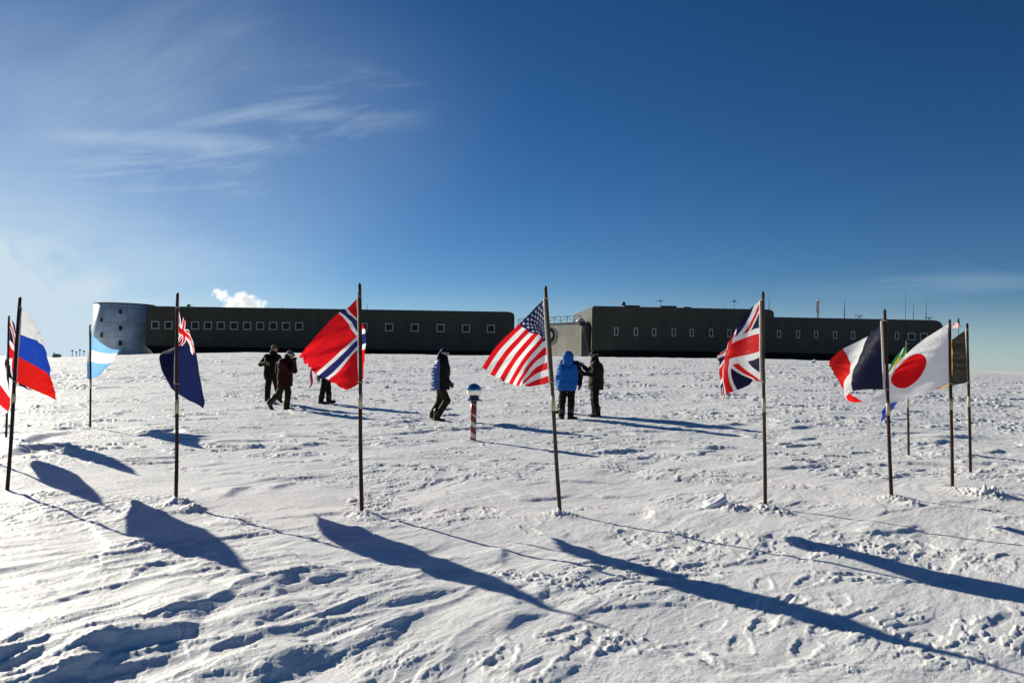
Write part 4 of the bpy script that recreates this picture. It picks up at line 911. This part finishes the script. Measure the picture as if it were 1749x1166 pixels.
# 5: from behind, bright blue hood
person(968, 715, 'person seen from behind in a bright blue hooded down jacket and black trousers', dict(
 head=(.01, 0, 1.59), neck=(0, 0, 1.45), chest=(-.01, 0, 1.24), pelvis=(-.01, 0, .90), shL=(-.145, 0, 1.335), shR=(.145, 0, 1.335), elL=(-.225, .0, 1.08), elR=(.215, .02, 1.09), wrL=(-.215, .08, .85), wrR=(.20, .10, .85),
 hipL=(-.10, 0, .85), hipR=(.10, 0, .85), knL=(-.115, .03, .47), knR=(.11, .02, .47), anL=(-.135, 0, .085), anR=(.10, 0, .085)), BLU, TRB, 'hood', BLU, (-.1, 1, 0), None, True, .02, toes=((-.35, 1, -.05), (.8, .55, -.05)))
# 6: behind the blue one
person(972, 706, 'person in black standing just behind the bright blue jacket, mostly hidden', dict(
 head=(-.02, 0, 1.60), neck=(-.01, 0, 1.46), chest=(0, 0, 1.25), pelvis=(-.02, 0, .92), shL=(-.18, 0, 1.38), shR=(.19, 0, 1.36), elL=(-.27, 0, 1.10), elR=(.32, .03, 1.10), wrL=(-.30, -.06, .85), wrR=(.29, -.02, .80),
 hipL=(-.10, 0, .88), hipR=(.09, 0, .88), knL=(-.20, .02, .48), knR=(.06, 0, .48), anL=(-.25, 0, .085), anR=(.05, 0, .085)), BLK, TRB, 'hat', BLK, (.3, -1, 0), None, False, .0, toes=((-.9, -.4, -.05), (0, -1, -.05)))
# 7: gesturing, facing left
person(1016, 712, 'person in a dark brown parka facing left and gesturing with both gloved hands', dict(
 head=(-.05, 0, 1.65), neck=(-.02, 0, 1.50), chest=(.02, 0, 1.28), pelvis=(.02, 0, .93), shL=(-.02, -.17, 1.40), shR=(.02, .17, 1.40), elL=(-.06, -.24, 1.14), elR=(-.13, .22, 1.20), wrL=(-.30, -.14, 1.15), wrR=(-.30, .10, 1.33),
 hipL=(.01, -.09, .88), hipR=(.0, .09, .88), knL=(-.01, -.09, .48), knR=(-.03, .08, .49), anL=(.06, -.10, .085), anR=(.02, .10, .085)), BRN, TRB, 'hat', BLK, (-1, -.1, -.05), fabric('grey strap', (.25, .24, .2)), False, .06,
 toes=((-1, -.15, -.06), (-1, .2, -.06)), hand_dir=((-1, .1, .35), (-.75, .0, .7)))
# 1: dark, walking toward right, hand at chest
person(464, 689, 'person in black with a pale peaked cap walking at the far left of the group', dict(
 head=(.05, 0, 1.64), neck=(.02, 0, 1.49), chest=(-.02, 0, 1.27), pelvis=(-.02, 0, .92), shL=(-.18, 0, 1.39), shR=(.15, .02, 1.39), elL=(-.35, -.04, 1.19), elR=(.22, .05, 1.12), wrL=(-.14, -.22, 1.20), wrR=(.25, -.05, .92),
 hipL=(-.09, 0, .87), hipR=(.08, 0, .87), knL=(-.12, -.02, .48), knR=(.14, .05, .50), anL=(-.13, 0, .085), anR=(.17, .22, .15)), BLK, TRB, 'peak', fabric('grey brown cap', (.10, .09, .06)), (.75, -.6, -.05), None, False, .05,
 toes=((.4, -1, -.05), (.6, -.8, -.3)), glove=fabric('tan glove', (.25, .13, .06)))
# 2: dark red, goggles, leaning and striding right
person(488, 699, 'person in a dark red coat with white goggle strap striding right, head bowed', dict(
 head=(.10, 0, 1.53), neck=(.03, 0, 1.43), chest=(-.03, 0, 1.22), pelvis=(-.04, 0, .90), shL=(-.02, .16, 1.34), shR=(-.06, -.17, 1.34), elL=(.18, .18, 1.10), elR=(.16, -.22, 1.10), wrL=(.20, .05, 1.31), wrR=(.20, -.10, 1.29),
 hipL=(-.04, .09, .85), hipR=(-.04, -.09, .85), knL=(.03, .09, .47), knR=(-.17, -.09, .47), anL=(.0, .08, .085), anR=(-.41, -.10, .20)), DRED, TRO, 'hat', fabric('grey knit hat', (.12, .11, .09)), (.95, -.25, -.2), fabric('white goggle strap', (.65, .65, .62)), False, .10, pack=True,
 toes=((1, 0, -.05), (.45, -.1, -.9)), heel=(0, 1), hand_dir=((.1, 0, 1), (.15, 0, 1)))
# 3: behind the red cross flag
person(555, 689, 'person in black mostly hidden behind the red cross flag, only legs and one glove showing', dict(
 head=(.06, 0, 1.60), neck=(.04, 0, 1.46), chest=(.02, 0, 1.24), pelvis=(.02, 0, .90), shL=(.04, .17, 1.37), shR=(.0, -.17, 1.37), elL=(.05, .24, 1.10), elR=(-.14, -.22, 1.10), wrL=(.2, .1, 1.0), wrR=(-.16, -.18, .86),
 hipL=(.02, .09, .85), hipR=(.02, -.09, .85), knL=(.07, .09, .48), knR=(-.04, -.09, .47), anL=(.10, .08, .10), anR=(-.10, -.09, .085)), BLK, TRB, 'hat', BLK, (1, -.2, 0), None, False, .0,
 toes=((1, 0, .15), (1, -.2, -.05)), glove=fabric('brown glove', (.16, .08, .03)))
